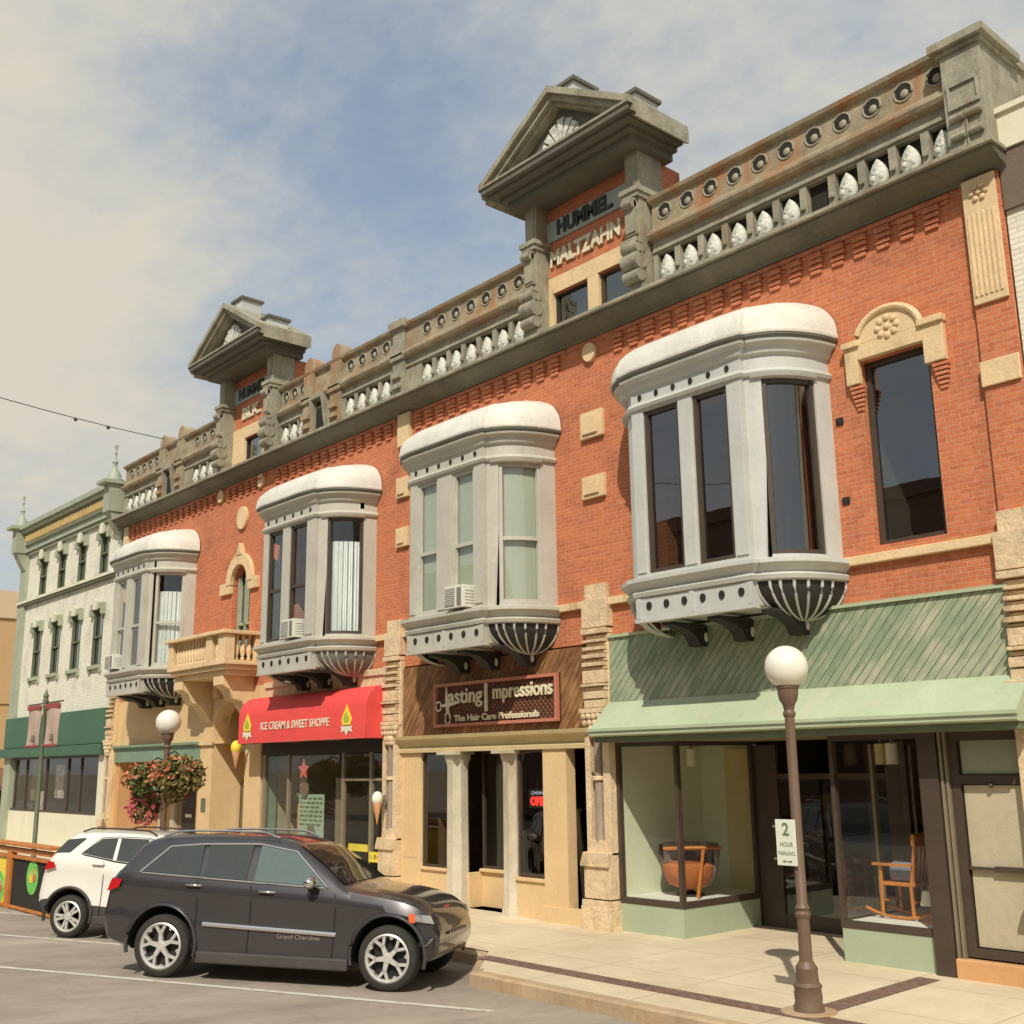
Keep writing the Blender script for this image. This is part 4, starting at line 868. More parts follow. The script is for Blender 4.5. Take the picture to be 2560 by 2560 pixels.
# display goods
def rocking_chair(x, y, z):
    t = thing('rocking_chair', 'orange wooden rocking chair in the right display window of the antique shop', 'rocking chair', (x, y, z))
    m = MB(); m.box(x - .22, x + .24, y - .22, y + .22, z + .38, z + .42); m.build('seat', ORANGEW, t, bevel=.01)
    m = MB()
    for s in (-.21, .21): m.tube([(x + .2, y + s, z + .4), (x + .3, y + s, z + .95)], .022, 8)
    for k in range(5): m.tube([(x + .21, y - .17 + k * .085, z + .42), (x + .29, y - .17 + k * .085, z + .88)], .011, 6)
    m.box(x + .26, x + .31, y - .25, y + .25, z + .85, z + .98); m.build('backrest', ORANGEW, t)
    for sx in (-.2, .2):
        for s in (-.21, .21): mm = MB(); mm.tube([(x + sx, y + s, z + .03), (x + sx * .95, y + s, z + .62 if sx < 0 else z + .42)], .022, 8); mm.build('leg', ORANGEW, t)
    for s in (-.24, .24): mm = MB(); mm.box(x - .27, x + .25, y + s - .03, y + s + .03, z + .61, z + .64); mm.build('armrest', ORANGEW, t); mm = MB(); mm.tube([(x - .42 + .9 * k / 8, y + s * .9, z + .02 + .09 * ((k - 4) / 4) ** 2) for k in range(9)], .02, 6); mm.build('rocker', ORANGEW, t)
    m = MB(); [m.tube([(x + sx, y - .21, z + .2), (x + sx, y + .21, z + .2)], .014, 6) for sx in (-.2, .2)]; m.build('stretcher', ORANGEW, t)
rocking_chair(-7.45, .7, .655)
tag(MB().box(-7.58, -7.24, .55, .88, 1.08, 1.3).build('blue_cushion', M('blue_grey_cloth', (.25, .3, .4), .9, .2), bevel=.05), 'blue grey cushion lying on the orange rocking chair', 'cushion')
t = thing('table_lamp', 'table lamp with a white drum shade at the right end of the right display window', 'lamp', (-6.95, .4, .655))
m = MB(); m.lathe(-6.95, .4, [(.1, .655), (.1, .685), (.03, .715), (.05, .74), (.02, .8), (.015, .9)], 16); m.build('base', ORANGEW, t, smooth=50)
m = MB(); m.lathe(-6.95, .4, [(.14, .86), (.14, .862), (.105, 1.02), (.1, 1.02)], 20); m.build('lamp_shade', CREAM, t, smooth=50)
def spot(x, y, z, lab, mat):
    t = thing('track_light', lab, 'ceiling light', (x, y, z), 'cylinder lights in the antique shop windows')
    m = MB(); m.lathe(x, y, [(.005, 2.8), (.02, 2.8), (.02, 2.7), (.005, 2.7)], 8); m.build('mount', BRONZEL, t); m = MB(); m.lathe(x, y, [(.03, 2.71), (.075, 2.7), (.075, 2.45), (.06, 2.45), (.06, 2.5), (.005, 2.5)], 16); m.build('lamp_housing', mat, t, smooth=40)
spot(-10.85, .9, 2.7, 'cream cylinder light at the ceiling of the left display window', CREAM); spot(-7.42, .6, 2.7, 'white cylinder light near the middle of the right display window', WHITEP); spot(-7.66, .75, 2.7, 'tan cylinder light left of the white one in the right display window', ROOMT); spot(-7.75, 1.2, 2.7, 'dim grey cylinder light at the left end of the right display window', BLIND)
t = thing('barrel_armchair', 'round armchair with grey patterned side and orange arm in the left display window', 'armchair', (-10.85, .75, .655))
x, y, z = -10.85, .75, .655
m = MB(); m.lathe(x, y, [(.16, z + .1), (.3, z + .16), (.4, z + .32), (.44, z + .6), (.42, z + .72), (.37, z + .72), (.36, z + .42), (.005, z + .4)], 24, math.pi * .02, math.pi * 1.25); m.build('shell', M('grey_patterned_fabric', (.28, .24, .2), .9, .9, 9), t, smooth=50)
m = MB(); m.lathe(x, y, [(.16, z + .1), (.3, z + .16), (.39, z + .32), (.4, z + .42), (.3, z + .46), (.005, z + .47)], 24); m.build('seat_cushion', M('rust_cushion', (.5, .16, .05), .85, .25, 4), t, smooth=50)
m = MB(); m.lathe(x, y, [(.2, z), (.2, z + .03), (.04, z + .06), (.04, z + .12)], 12); m.build('pedestal', IRON, t)
m = MB(); m.tube([(x - .1, y - .42, z + .66), (x + .2, y - .38, z + .68), (x + .42, y - .1, z + .68), (x + .42, y + .2, z + .66)], .025, 8); m.tube([(x + .4, y - .16, z + .66), (x + .34, y - .25, z + .02)], .025, 8); m.build('armrest', ORANGEW, t)
tag(MB().box(-10.2, -9.9, 3.2, 3.24, 1.6, 2.0).build('framed_picture', M('brown_picture', (.2, .14, .08), .6, .4, 9)), 'small brown framed picture hanging deep inside the antique shop', 'picture')

# ------------------------------------------------------------------ shop under the red awning
m = MB(); m.box(-22.0, -17.25, -.02, .3, 2.78, 3.08); m.build('storefront_header', IRON, B)
sf = MB(); sf.box(-21.95, -21.86, -.02, .06, .2, 2.78)
for x in (-20.91, -18.83, -17.87): sf.box(x - .035, x + .035, -.01, .06, .2, 2.78)
sf.box(-21.86, -17.28, .0, .05, .55, .6); sf.box(-18.8, -17.28, .0, .05, 2.25, 2.3); sf.box(-17.33, -17.27, -.01, .06, .2, 2.78); sf.box(-19.55, -19.3, .3, .34, .2, 2.3)
sf = sf.build('storefront_frame', BRONZEL, B)
for a, b in ((-21.86, -20.95), (-20.87, -18.87), (-18.79, -17.91), (-17.83, -17.33)): pane(sf, a, b, .6, 2.75, .02, GLASSC)
MB().box(-21.86, -17.3, .0, .06, .2, .55).build('kick_panel', M('olive_grey_panel', (.2, .2, .14), .6, .1), B)
m = MB(); room(m, -21.95, -17.28, .3, 6, .2, 2.9); m.build('shop_interior', M('olive_room_wall', (.4, .37, .24), .9, .1, 1), B)
MB().box(-21.95, -21.9, .1, .3, .2, 2.78).build('window_reveal', GREENS, B)
ra = thing('red_awning', 'red canvas box awning with white lettering and two yellow emblems', 'awning', (-19.6, 0, 3.05))
prof = [(-.004, 4.0), (-.2, 3.99), (-.34, 3.95), (-.46, 3.86), (-.53, 3.74), (-.555, 3.6), (-.56, 3.02)]
m = MB(); ax0, ax1 = -22.1, -17.22
m.grid(lambda u, v: (ax0 + (ax1 - ax0) * u, (lambda q: q[0])(prof[round(v * 6)]) - .006 * math.sin(u * 40) * (v > .8), prof[round(v * 6)][1]), 24, 6)
for x in (ax0, ax1): m.add([(x, a, b) for a, b in prof] + [(x, -.004, 3.02)], [tuple(range(8))])
m.build('canvas', REDF, ra, smooth=35)
m = MB(); [m.tube([(x, -.01, 3.03), (x, -.54, 3.03)], .012, 6) for x in (ax0 + .02, -20.5, -18.9, ax1 - .02)]; m.tube([(ax0 + .02, -.545, 3.03), (ax1 - .02, -.545, 3.03)], .014, 6); m.build('awning_frame', BRONZEL, ra)
textmesh("ICE CREAM & SWEET SHOPPE", .22, CREAM, 'lettering', ra, (-19.8, -.568, 3.35), width=2.65, ext=.003, bold=.004)
for x in (-21.7, -17.86):
    E = lambda pts, y_: m.prism([(x + 1.35 * p, 3.36 + 1.05 * (q_ - 3.36)) for p, q_ in pts], y_, y_ + .008)
    m = MB(); E([(-.1, 3.28), (-.13, 3.37), (-.09, 3.46), (0, 3.64), (.09, 3.46), (.13, 3.37), (.1, 3.28)], -.572); m.mat(1); E([(-.05, 3.33), (-.07, 3.4), (0, 3.52), (.07, 3.4), (.05, 3.33)], -.579)
    m.mat(2); E([(-.15, 3.26), (.15, 3.26), (.12, 3.21), (.14, 3.15), (.05, 3.18), (0, 3.09), (-.05, 3.18), (-.14, 3.15), (-.12, 3.21)], -.5725); m.build('emblem', [YELLOW, M('emblem_green', (.4, .5, .05), .6), CREAM], ra)
def poster(name, lab, cat, x0, x1, z0, z1, mat, y=.1):
    t = thing(name, lab, cat, ((x0 + x1) / 2, y, z0)); MB().box(x0, x1, y, y + .012, z0, z1).build('sheet', mat, t); return t
t = poster('window_list_poster', 'pale green poster of small print lines in the shop window under the red awning', 'poster', -20.62, -19.66, 1.0, 1.98, M('pale_green_paper', (.32, .42, .3), .8, .1))
m = MB(); rnd = random.Random(3)
for k in range(7):
    xx = -20.56
    while xx < -19.8:
        l_ = rnd.uniform(.06, .2); m.box(xx, min(xx + l_, -19.72), .094, .099, 1.88 - k * .085, 1.915 - k * .085); xx += l_ + .05
m.build('print_lines', GREENTD, t)
for (xc, zc, lab) in ((-20.38, 2.12, 'round dark framed picture hanging below the red star sign'), (-20.1, 1.17, 'round dark framed picture at the foot of the pale green poster')):
    m = MB(); m.prism([(xc + .17 * math.cos(i * .3142), zc + .2 * math.sin(i * .3142)) for i in range(20)], .06, .09); m.mat(1).prism([(xc + .12 * math.cos(i * .3142), zc + .14 * math.sin(i * .3142)) for i in range(20)], .055, .0595)
    tag(m.build('round_picture', [GREENTD, M('dull_pink_picture', (.3, .14, .11), .7, .6, 8)]), lab, 'picture')
m = MB(); pts = [((.22 if i % 2 == 0 else .1) * math.sin(i * math.pi / 5), (.22 if i % 2 == 0 else .1) * math.cos(i * math.pi / 5)) for i in range(10)]
m.prism([(-20.42 + a, 2.47 + b) for a, b in pts], .06, .08); tag(m.build('star_sign', emit('red_glow', (.8, .16, .12), .35)), 'red star sign glowing in the window under the red awning', 'sign')
t = thing('potted_plant', 'dark bushy plant on an orange stand behind the window under the red awning', 'plant', (-20.85, .35, .2))
m = MB(); m.lathe(-20.85, .35, [(.13, .2), (.13, 1.75), (.1, 1.8)], 14); m.build('stand', ORANGEW, t, smooth=40)
def leaves(mb, c, rx, ry, rz_, n, size, seed=1, hollow=.4):
    r_ = random.Random(seed)
    for _ in range(n):
        d = Vector((r_.gauss(0, 1), r_.gauss(0, 1), r_.gauss(0, 1))).normalized() * (hollow + (1 - hollow) * r_.random() ** .6)
        p = Vector(c) + Vector((d.x * rx, d.y * ry, d.z * rz_)); s = size * r_.uniform(.6, 1.3)
        u = Vector((r_.gauss(0, 1), r_.gauss(0, 1), r_.gauss(0, 1))).normalized(); v = u.cross(Vector((r_.gauss(0, 1), r_.gauss(0, 1), r_.gauss(0, 1)))).normalized()
        mb.add([p - u * s, p + v * s * .5 + u * s * .1, p + u * s, p - v * s * .5 + u * s * .1], [(0, 1, 2, 3)])
m = MB(); leaves(m, (-20.85, .35, 2.0), .22, .15, .22, 120, .07, 4, .1); m.build('foliage', GREENTD, t, recalc=False)
t = thing('yellow_bench_sign', 'bright yellow board with dark lettering low in the window beside the stone pier', 'sign', (-17.45, -.03, .8)); MB().box(-17.82, -17.3, -.05, -.03, .8, .98).build('board', YELLOW, t); textmesh('L  El Oasis', .1, LETD, 'lettering', t, (-17.55, -.054, .89), width=.42, ext=.002)
tag(MB().box(-18.75, -18.1, .1, .14, .95, 1.08).build('yellow_board', YELLOW), 'plain yellow board inside the window seen past the dark SUV windscreen', 'board')
def cone_sign(x, z, mat, lab, s=.1):
    t = thing('ice_cream_cone_sign', lab, 'sign', (x, -.3, z), 'ice cream cone signs'); m = MB(); m.box(x - .02, x + .02, -.32, -.2 if x > -20 else -.01, z - .02, z + .02); m.box(x - .04, x + .04, -.21, -.19, z - .08, z + .08); m.build('bracket', BRONZEL, t)
    m = MB(); m.ball((x, -.36, z + .03), s, 14, 10, (1, 1, 1.25)); m.build('ice_cream', mat, t, smooth=50); m = MB(); m.lathe(x, -.36, [(.008, z - .42), (s * .8, z - .06), (s * .7, z - .04)], 12); m.build('cone', M('waffle_cone', (.55, .27, .12), .7, .15), t, smooth=50)
cone_sign(-17.12, 1.92, GLOBE, 'white ice cream cone sign on the stone pier beside the red awning shop'); cone_sign(-22.55, 2.93, YELLOW, 'yellow ice cream cone sign under the left end of the red awning', .12)

# ------------------------------------------------------------------ corner shop under the leftmost bay
m = MB(); m.box(-29.95, -24.95, -.08, .0, 2.71, 3.08); m.box(-29.95, -24.9, -.16, 0, 3.08, 3.14); m.build('sign_band', GREENS, B)
m = MB(); m.box(-29.95, -29.75, .0, 1.2, .2, 2.71); m.box(-25.1, -24.96, .0, 1.2, .2, 2.71); build_split(m, 'recess_wall', ORANGEP, B)
m = MB(); m.box(-29.95, -24.95, .0, 1.2, 2.712, 2.75); m.box(-29.75, -25.1, 1.15, 1.2, .2, 2.71); m.build('recess_back', M('dim_tan_back_wall', (.3, .2, .11), .9, .1), B)
m = MB(); [m.box(a, b, 1.05, 1.149, .2, 2.7) for a, b in ((-29.55, -29.3), (-28.8, -28.55), (-27.25, -27.08))]; build_split(m, 'door_post', M('pale_grey_post', (.5, .46, .34), .7, .1), B)
m = MB(); m.box(-28.2, -27.3, 1.1, 1.149, .2, 2.5); d = m.build('black_door', IRON, B); m = MB(); m.box(-27.95, -27.6, 1.085, 1.099, 1.3, 1.38); m.build('letter_plate', WHITEP, d)
MB().box(-29.25, -28.85, 1.12, 1.149, .9, 2.4).build('dark_window', GLASSD, B)

# ------------------------------------------------------------------ neighbouring buildings
Wb = thing('white_brick_building', 'three-storey white painted brick building with green trim, finials and dark green awning board', 'building', (-34.7, 0, .2))
wx0, wx1 = -39.05, -30.52
cs = (-37.0, -35.3, -33.6, -31.85); hl = [(x - .31, x + .31, 8.1, 9.35) for x in cs] + [(x - .36, x + .36, 5.45, 7.1) for x in (-37.05, -35.35, -33.65, -31.95)]
m = MB(); wall(m, wx0 + .6, wx1, 4.2, 9.7, hl, 0, .08); m.box(wx0 + .6, wx1, .2, .3, 4.2, 5.3); m.build('painted_brick_wall', BRICKW, Wb)
m = MB(); m.add([(wx0, .0, .2), (wx0, 14, .2), (wx0, 14, 10.3), (wx0, .0, 10.3)], [(0, 1, 2, 3)]); m.add([(wx1 + .005, .3, 9), (wx1 + .005, 14, 9), (wx1 + .005, 14, 10.3), (wx1 + .005, .3, 10.3)], [(0, 1, 2, 3)]); m.add([(wx0, .1, 10.2), (wx1, .1, 10.2), (wx1, 14, 10.2), (wx0, 14, 10.2)], [(0, 1, 2, 3)]); m.build('side_wall', BRICKW, Wb)
m = MB(); m.box(wx0, wx0 + .6, -.1, .2, .2, 9.7); m.box(wx1 - .12, wx1 - .002, -.06, .0, 4.2, 9.6); build_split(m, 'corner_pilaster', GREENT, Wb, bevel=.01)
for x0, x1, z0, z1 in hl:
    m = MB(); framebox(m, x0, x1, z0, z1, -.012, .06, .05, (), ((z0 + z1) / 2, )); o = m.build('window', GREENTD, Wb)
    MB().box(x0 + .07, x1 - .07, .08, .09, z0 + .07, z1 - .07).build('glass', GLASSD, o); MB().box(x0, x1, .16, .17, (z0 + z1) / 2 - .1, z1).build('blind', M('green_blind', (.16, .24, .18), .8, .1), o)
    MB().box(x0, x1, .172, .18, z0, (z0 + z1) / 2 - .1).build('dark_inside', ROOM, o)
    c_ = (x0 + x1) / 2; m = MB(); m.box(x0 - .12, x1 + .12, -.1, -.001, z1 - .02, z1 + .14); m.box(x0 - .14, x0 + .0, -.12, -.001, z1 - .2, z1 + .0); m.box(x1, x1 + .14, -.12, -.001, z1 - .2, z1); m.mat(1).prism([(c_ - .1, z1 - .05), (c_ + .1, z1 - .05), (c_ + .14, z1 + .2), (c_, z1 + .26), (c_ - .14, z1 + .2)], -.16, -.101); m.mat(0)
    m.box(x0 - .1, x1 + .1, -.1, -.001, z0 - .1, z0); m.box(x0 - .1, x0 + .02, -.07, -.001, z0 - .2, z0 - .1); m.box(x1 - .02, x1 + .1, -.07, -.001, z0 - .2, z0 - .1)
    m.build('hood_and_sill', [GREENT, CREAM], o)
m = MB(); m.box(wx0, wx1, -.12, -.001, 7.9, 7.98); m.mat(1).box(wx0, wx1, -.16, -.001, 7.98, 8.05); m.build('belt_course', [GREENTD, CREAM], Wb)
m = MB(); y0 = .2
m.box(wx0, wx1, -.1, y0, 9.62, 9.7); m.box(wx0, wx1, -.16, y0, 9.72, 9.8); m.box(wx0, wx1, -.12, y0, 9.8, 9.95); m.box(wx0, wx1, -.36, y0, 10.34, 10.45); m.box(wx0, wx1, -.44, y0, 10.45, 10.6); m.box(wx0, wx1, -.2, y0, 9.95, 10.34)
for x in (wx0 + .35, wx1 - .2):
    m.box(x - .22, x + .22, -.5, y0, 9.7, 10.5); m.prism([(-.45, 9.7), (-.001, 9.7), (-.001, 9.1), (-.15, 9.15), (-.3, 9.4)], x - .18, x + .18, 'x'); m.box(x - .3, x + .3, -.7, .1, 10.5, 10.6)
m.build('bracketed_cornice', GREENT, Wb)
m = MB(); x = wx0 + .75
while x < wx1 - .5: m.box(x, x + .1, -.28, -.2, 10.04, 10.24); x += .19
m.build('gold_dentils', GOLD, Wb)
for x in (wx0 + .35, wx1 - .2):
    m = MB(); m.lathe(x, -.3, [(.26, 10.6), (.26, 10.66), (.2, 10.7), (.16, 10.85), (.06, 11.0), (.05, 11.1), (.09, 11.18), (.03, 11.26), (.025, 11.4), (.05, 11.45), (.02, 11.52), (.05, 11.62), (.05, 11.7), (.005, 11.72)], 12); m.build('finial', [GREENT], Wb, smooth=40)
m = MB(); m.box(wx0 + .02, wx1 - .02, -.16, -.0, 3.24, 4.2); m.box(wx0 - .02, wx1, -.26, .0, 2.94, 3.22); m.build('awning_board', GREEND, Wb, bevel=.01)
m = MB(); m.box(wx0, -31.0, -.02, .2, .2, 1.3); m.box(-36.9, -36.7, -.03, .0, .22, 1.28); m.build('bulkhead', CREAM, Wb); m = MB(); m.box(-30.98, -30.5, -.1, .3, .2, 2.94); m.build('white_pier', CREAM, Wb, bevel=.01)
m = MB(); framebox(m, wx0 + .1, -31.0, 1.3, 2.94, .02, .1, .07, (-38.2, -37.2, -35.4, -33.6, -32.6)); o = m.build('storefront_frame', BRONZE, Wb); pane(o, wx0 + .17, -31.07, 1.37, 2.88, .06, GLASSC)
m = MB(); room(m, wx0 + .1, -31.0, .2, 4, .2, 2.94); m.box(-38.1, -37.3, .5, .55, 1.6, 2.9); m.build('shop_interior', M('ochre_room_wall', (.2, .17, .08), .9, .2, 1), Wb)
m = MB(); m.box(-36.9, -36.3, .3, .35, 1.35, 1.9); m.box(-35.9, -35.2, .5, .55, 1.7, 2.7); build_split(m, 'window_display', M('pale_pink_display', (.5, .42, .36), .8, .4, 4), Wb)
T_ = thing('tan_corner_building', 'plain tan stucco building beyond the white building at the left edge', 'building', (-65, 8, 0))
m = MB(); m.box(-75, -55, -1, 20, 0, 9.6); m.mat(1).box(-75.1, -54.9, -1.1, 20.1, 9.6, 10.9); m.mat(0).box(-55, -54.94, -1, 20, 5.6, 5.8); m.build('stucco_wall', [M('tan_stucco_far', (.55, .36, .17), .9, .06, .5), M('pale_tan_band', (.62, .47, .3), .9, .06, .5)], T_)
m = MB(); m.prism([(-55, 2.7), (-53.4, 1.9), (-53.4, 1.7), (-55, 1.7)], 1, 12); m.build('brown_side_awning', M('brown_roofing', (.2, .1, .05), .8), T_); MB().box(-54.99, -54.9, 1, 12, 0, 1.68).build('side_shop_window', BRONZE, T_)
Rb = thing('white_neighbour_building', 'white painted brick building with a brown sign panel at the right edge', 'building', (0, 0, .2))
m = MB(); m.box(-5.02, 6, .02, 12, .2, 9.42); m.build('painted_brick_wall', BRICKW, Rb); m = MB(); m.box(-5.02, 6, -.06, .3, 9.43, 9.88); m.box(-5.025, 6, -.1, .3, 9.88, 9.95); m.build('parapet_fascia', CREAM, Rb); MB().box(-5.015, 6, -.03, .019, 8.69, 9.425).build('brown_panel', M('mauve_brown_panel', (.17, .12, .085), .7, .12), Rb)
for nm, lab, x0, x1, h, mt in (('opposite_brick_building', 'tall brown brick building across the street, mirrored in the bay windows', -46, -13.5, 12.2, BRICKB), ('opposite_tan_building', 'lower tan building across the street facing the brick block', -13.3, 30, 10.5, M('tan_opposite_wall', (.35, .27, .17), .9))):
    o = thing(nm, lab, 'building', ((x0 + x1) / 2, -29, .3)); hl = []
    x = x0 + 1.5
    while x < x1 - 2: hl += [(x, x + 1.1, z, z + 2) for z in (4.8, 8.4) if z + 2 < h]; x += 2.4
    m = MB(); wall(m, x0, x1, .3, h, hl, -24, -.2); m.box(x0, x1, -36, -24.25, .3, h - .3); m.box(x0, x1, -24.2, -23.8, h - .5, h); m.build('wall', mt, o)
    for a, b, c0, c1 in hl: MB().box(a, b, -24.2, -24.15, c0, c1).build('window', GLASSD, o)

# ------------------------------------------------------------------ street furniture
def lamp(x, y, z0, lab, s=1):
    t = thing('street_lamp', lab, 'street lamp', (x, y, z0), 'globe street lamps')
    k = lambda pr: [(r_ * s, z0 + (z - .15)) for r_, z in pr]
    m = MB(); m.lathe(x, y, k([(.17, .15), (.17, .2), (.15, .235), (.155, .3), (.145, .36), (.16, .39), (.13, .42), (.12, .52), (.125, .55), (.08, .61)]), 24); m.build('lamp_base', POST, t, smooth=35)
    m = MB(); m.lathe(x, y, k([(.075, .6), (.068, 1.0), (.085, 1.02), (.09, 1.045), (.065, 1.07), (.085, 1.1), (.06, 1.135), (.057, 2.9), (.056, 2.93)]), 20); m.build('post', POST, t, smooth=35)
    m = MB(); m.lathe(x, y, k([(.05, 2.92), (.07, 2.94), (.075, 2.97), (.058, 3.0), (.075, 3.06), (.105, 3.1), (.12, 3.17), (.12, 3.21), (.135, 3.22), (.135, 3.25), (.02, 3.25)]), 20); m.build('globe_holder', POST, t, smooth=35)
    m = MB(); m.ball((x, y, z0 + 3.31 - .255 * (1 - s) * .8), .255 * s, 28, 18); m.build('globe', GLOBE, t, smooth=80); return t
lamp(-6.73, -2.47, .16, 'brown street lamp with white globe and parking sign at the paver strip corner', .86)
LX, LY = -22.2, -2.1
lamp(LX, LY, .15, 'street lamp with white globe and hanging flower baskets near the red awning')
m = MB(); m.lathe(-6.73, -2.47, [(.27, .14), (.27, .168), (.25, .174), (.01, .174)], 20); tag(m.build('lamp_footing', CONC), 'round pale concrete footing under the lamp post with the parking sign', 'footing')
t = thing('parking_sign', 'white two hour parking sign with green lettering strapped to the nearest lamp post', 'sign', (-6.81, -2.55, 1.5))
m = MB(); m.prism([(-6.93, 1.5), (-6.695, 1.5), (-6.695, 1.94), (-6.93, 1.94)], -2.552, -2.545); m.build('plate', M('sign_white', (.72, .74, .62), .5, .04), t, bevel=.004)
GS = M('sign_green', (.16, .22, .12), .5, .1)
textmesh('2', .17, GS, 'lettering', t, (-6.81, -2.554, 1.84), ext=.001, bold=.004); textmesh('HOUR', .062, GS, 'lettering', t, (-6.81, -2.554, 1.7), ext=.001, width=.15); textmesh('PARKING', .055, GS, 'lettering', t, (-6.81, -2.554, 1.615), ext=.001, width=.19)
m = MB(); m.prism([(-6.87, 1.54), (-6.84, 1.555), (-6.84, 1.545), (-6.78, 1.545), (-6.78, 1.555), (-6.75, 1.54), (-6.78, 1.525), (-6.78, 1.535), (-6.84, 1.535), (-6.84, 1.525)], -2.555, -2.5525); m.build('double_arrow', GS, t)
m = MB(); [m.box(-6.97, -6.74, -2.544, -2.53, z, z + .02) for z in (1.55, 1.86)]; build_split(m, 'strap', BRONZEL, t)
for dx, dz, hh, seed, lab in ((-.72, .0, 1.0, 11, 'lush flower basket trailing pink flowers, left of the far lamp post'), (.62, .12, .62, 23, 'round olive flower basket hanging right of the far lamp post')):
    x, y, z = LX + dx, LY, 2.25 + dz; t = thing('hanging_flower_basket', lab, 'flower basket', (x, y, z), 'flower baskets on the far lamp')
    m = MB(); m.lathe(x, y, [(.06, z - .3), (.2, z - .2), (.28, z)], 14); m.build('basket', BRONZE, t); m = MB(); m.tube([(LX, y, z + .42), (LX + dx * .6, y, z + .5), (x, y, z + .4)], .015, 6); [m.tube([(x + .25 * math.cos(a), y + .25 * math.sin(a), z), (x, y, z + .4)], .006, 5) for a in (0, 2.1, 4.2)]; m.build('bracket', IRON, t)
    m = MB(); leaves(m, (x, y, z + .08), .5, .45, .34, 620, .07, seed, .45); m.build('foliage', LEAF if dx > 0 else LEAF2, t, recalc=False); m = MB(); leaves(m, (x + .1, y, z + .02), .55, .5, .38, 450, .07, seed + 1, .5); leaves(m, (x - .12 * (dx < 0), y, z - hh * .35), .34, .32, hh * .5, 420, .06, seed + 2, .3); m.build('olive_foliage', LEAF2 if dx > 0 else LEAF, t, recalc=False)
    m = MB(); leaves(m, (x - .12, y - .05, z - hh * .42), .4, .36, hh * .48, 210 if dx < 0 else 20, .06, seed + 3, .6); m.mat(1); leaves(m, (x, y - .1, z + .1), .56, .5, .32, 190, .06, seed + 4, .75); m.build('flowers', [PINK, CORAL], t, recalc=False)
PX, PY = -28.0, -2.65
t = thing('banner_pole', 'thin dark street pole carrying two pale banners in front of the white building', 'pole', (PX, PY, .15)); m = MB(); m.lathe(PX, PY, [(.09, .15), (.09, .5), (.055, .55), (.045, 4.0), (.07, 4.05), (.05, 4.1), (.075, 4.18), (.05, 4.24), (.07, 4.3), (.03, 4.38), (.005, 4.48)], 14); m.build('post', GREENTD, t, smooth=40); m = MB(); m.tube([(PX - 1.2, PY, 4.12), (PX + 1.2, PY, 4.12)], .018, 6); m.tube([(PX - 1.2, PY, 3.08), (PX + 1.2, PY, 3.08)], .015, 6); m.build('banner_arm', IRON, t)
for s, lab in ((-1, 'pale pink street banner left of its pole'), (1, 'pale pink street banner right of its pole')):
    a, b = sorted((PX + s * .16, PX + s * 1.12)); t = thing('street_banner', lab + ', before the dark green awning board', 'banner', ((a + b) / 2, PY, 3.08), 'banners on the street pole')
    m = MB(); m.grid(lambda u, v: (a + (b - a) * u, PY - .02 + .025 * math.sin(u * 4 + v * 3), 3.1 + v * .98), 8, 10); m.build('cloth', M('pale_pink_banner_cloth', (.52, .38, .3), .85, .12, 3), t, smooth=60)
    m = MB(); m.box(a, b, PY - .052, PY - .048, 3.98, 4.09); m.box(a, b, PY - .052, PY - .048, 3.08, 3.13); m.build('rose_band', M('rose_band_cloth', (.33, .06, .06), .8, .15), t); m = MB(); m.lathe((a + b) / 2 + .08, PY - .06, [(.005, 3.2), (.05, 3.24), (.04, 3.36), (.005, 3.4)], 8); m.build('emblem', ROOM, t)
# parklet of painted panels at the left edge
QY = -5.0; gz = rz(QY)
for k, (x0, x1) in enumerate(((-22.08, -19.9), (-24.6, -22.3))):
    t = thing('parklet_panel', ('dark panel with a green painted disc in an orange timber frame behind the white SUV', 'yellow and green painted panel in an orange frame at the left edge')[k], 'barrier panel', (x0, QY, gz), 'parklet panels at the kerb')
    m = MB(); m.box(x0 - .2, x0, QY - .06, QY + .06, gz, 1.07); m.box(x1, x1 + .02, QY - .05, QY + .05, gz, 1.07); m.build('post', ORANGEW, t, bevel=.01)
    m = MB(); m.box(x0 - .22, x1 + .03, QY - .12, QY + .12, 1.19, 1.24); m.box(x0 - .2, x1 + .02, QY - .05, QY + .05, 1.07, 1.15); m.box(x0, x1, QY - .04, QY + .04, .96, 1.02); m.box(x0, x1, QY - .04, QY + .04, gz + .02, gz + .07); m.build('rail', ORANGEW, t, bevel=.008)
    MB().box(x0, x1, QY + .0, QY + .02, gz + .07, .96).build('panel', (NICHE, YELLOW)[k], t)
    m = MB(); cx_, cz_ = (-21.0, .68) if k == 0 else (-22.75, .4); disc = lambda r_, y_, ox=0, oz=0, f=1: m.prism([(cx_ + ox + r_ * math.cos(i * math.pi / 14), cz_ + oz + f * r_ * math.sin(i * math.pi / 14)) for i in range(28)], QY - y_, QY - .001)
    disc(.29, .006); m.mat(1); disc(.2, .01, .04, .06, .5); m.mat(2); disc(.12, .014, -.02, -.02, .6); m.mat(3); disc(.08, .016, .12, .0, .8)
    m.build('painted_disc', [M('lime_paint', (.18, .6, .1), .6, .3, 6), M('pale_lime_paint', (.45, .55, .15), .6, .3, 6), YELLOW, CORAL], t)
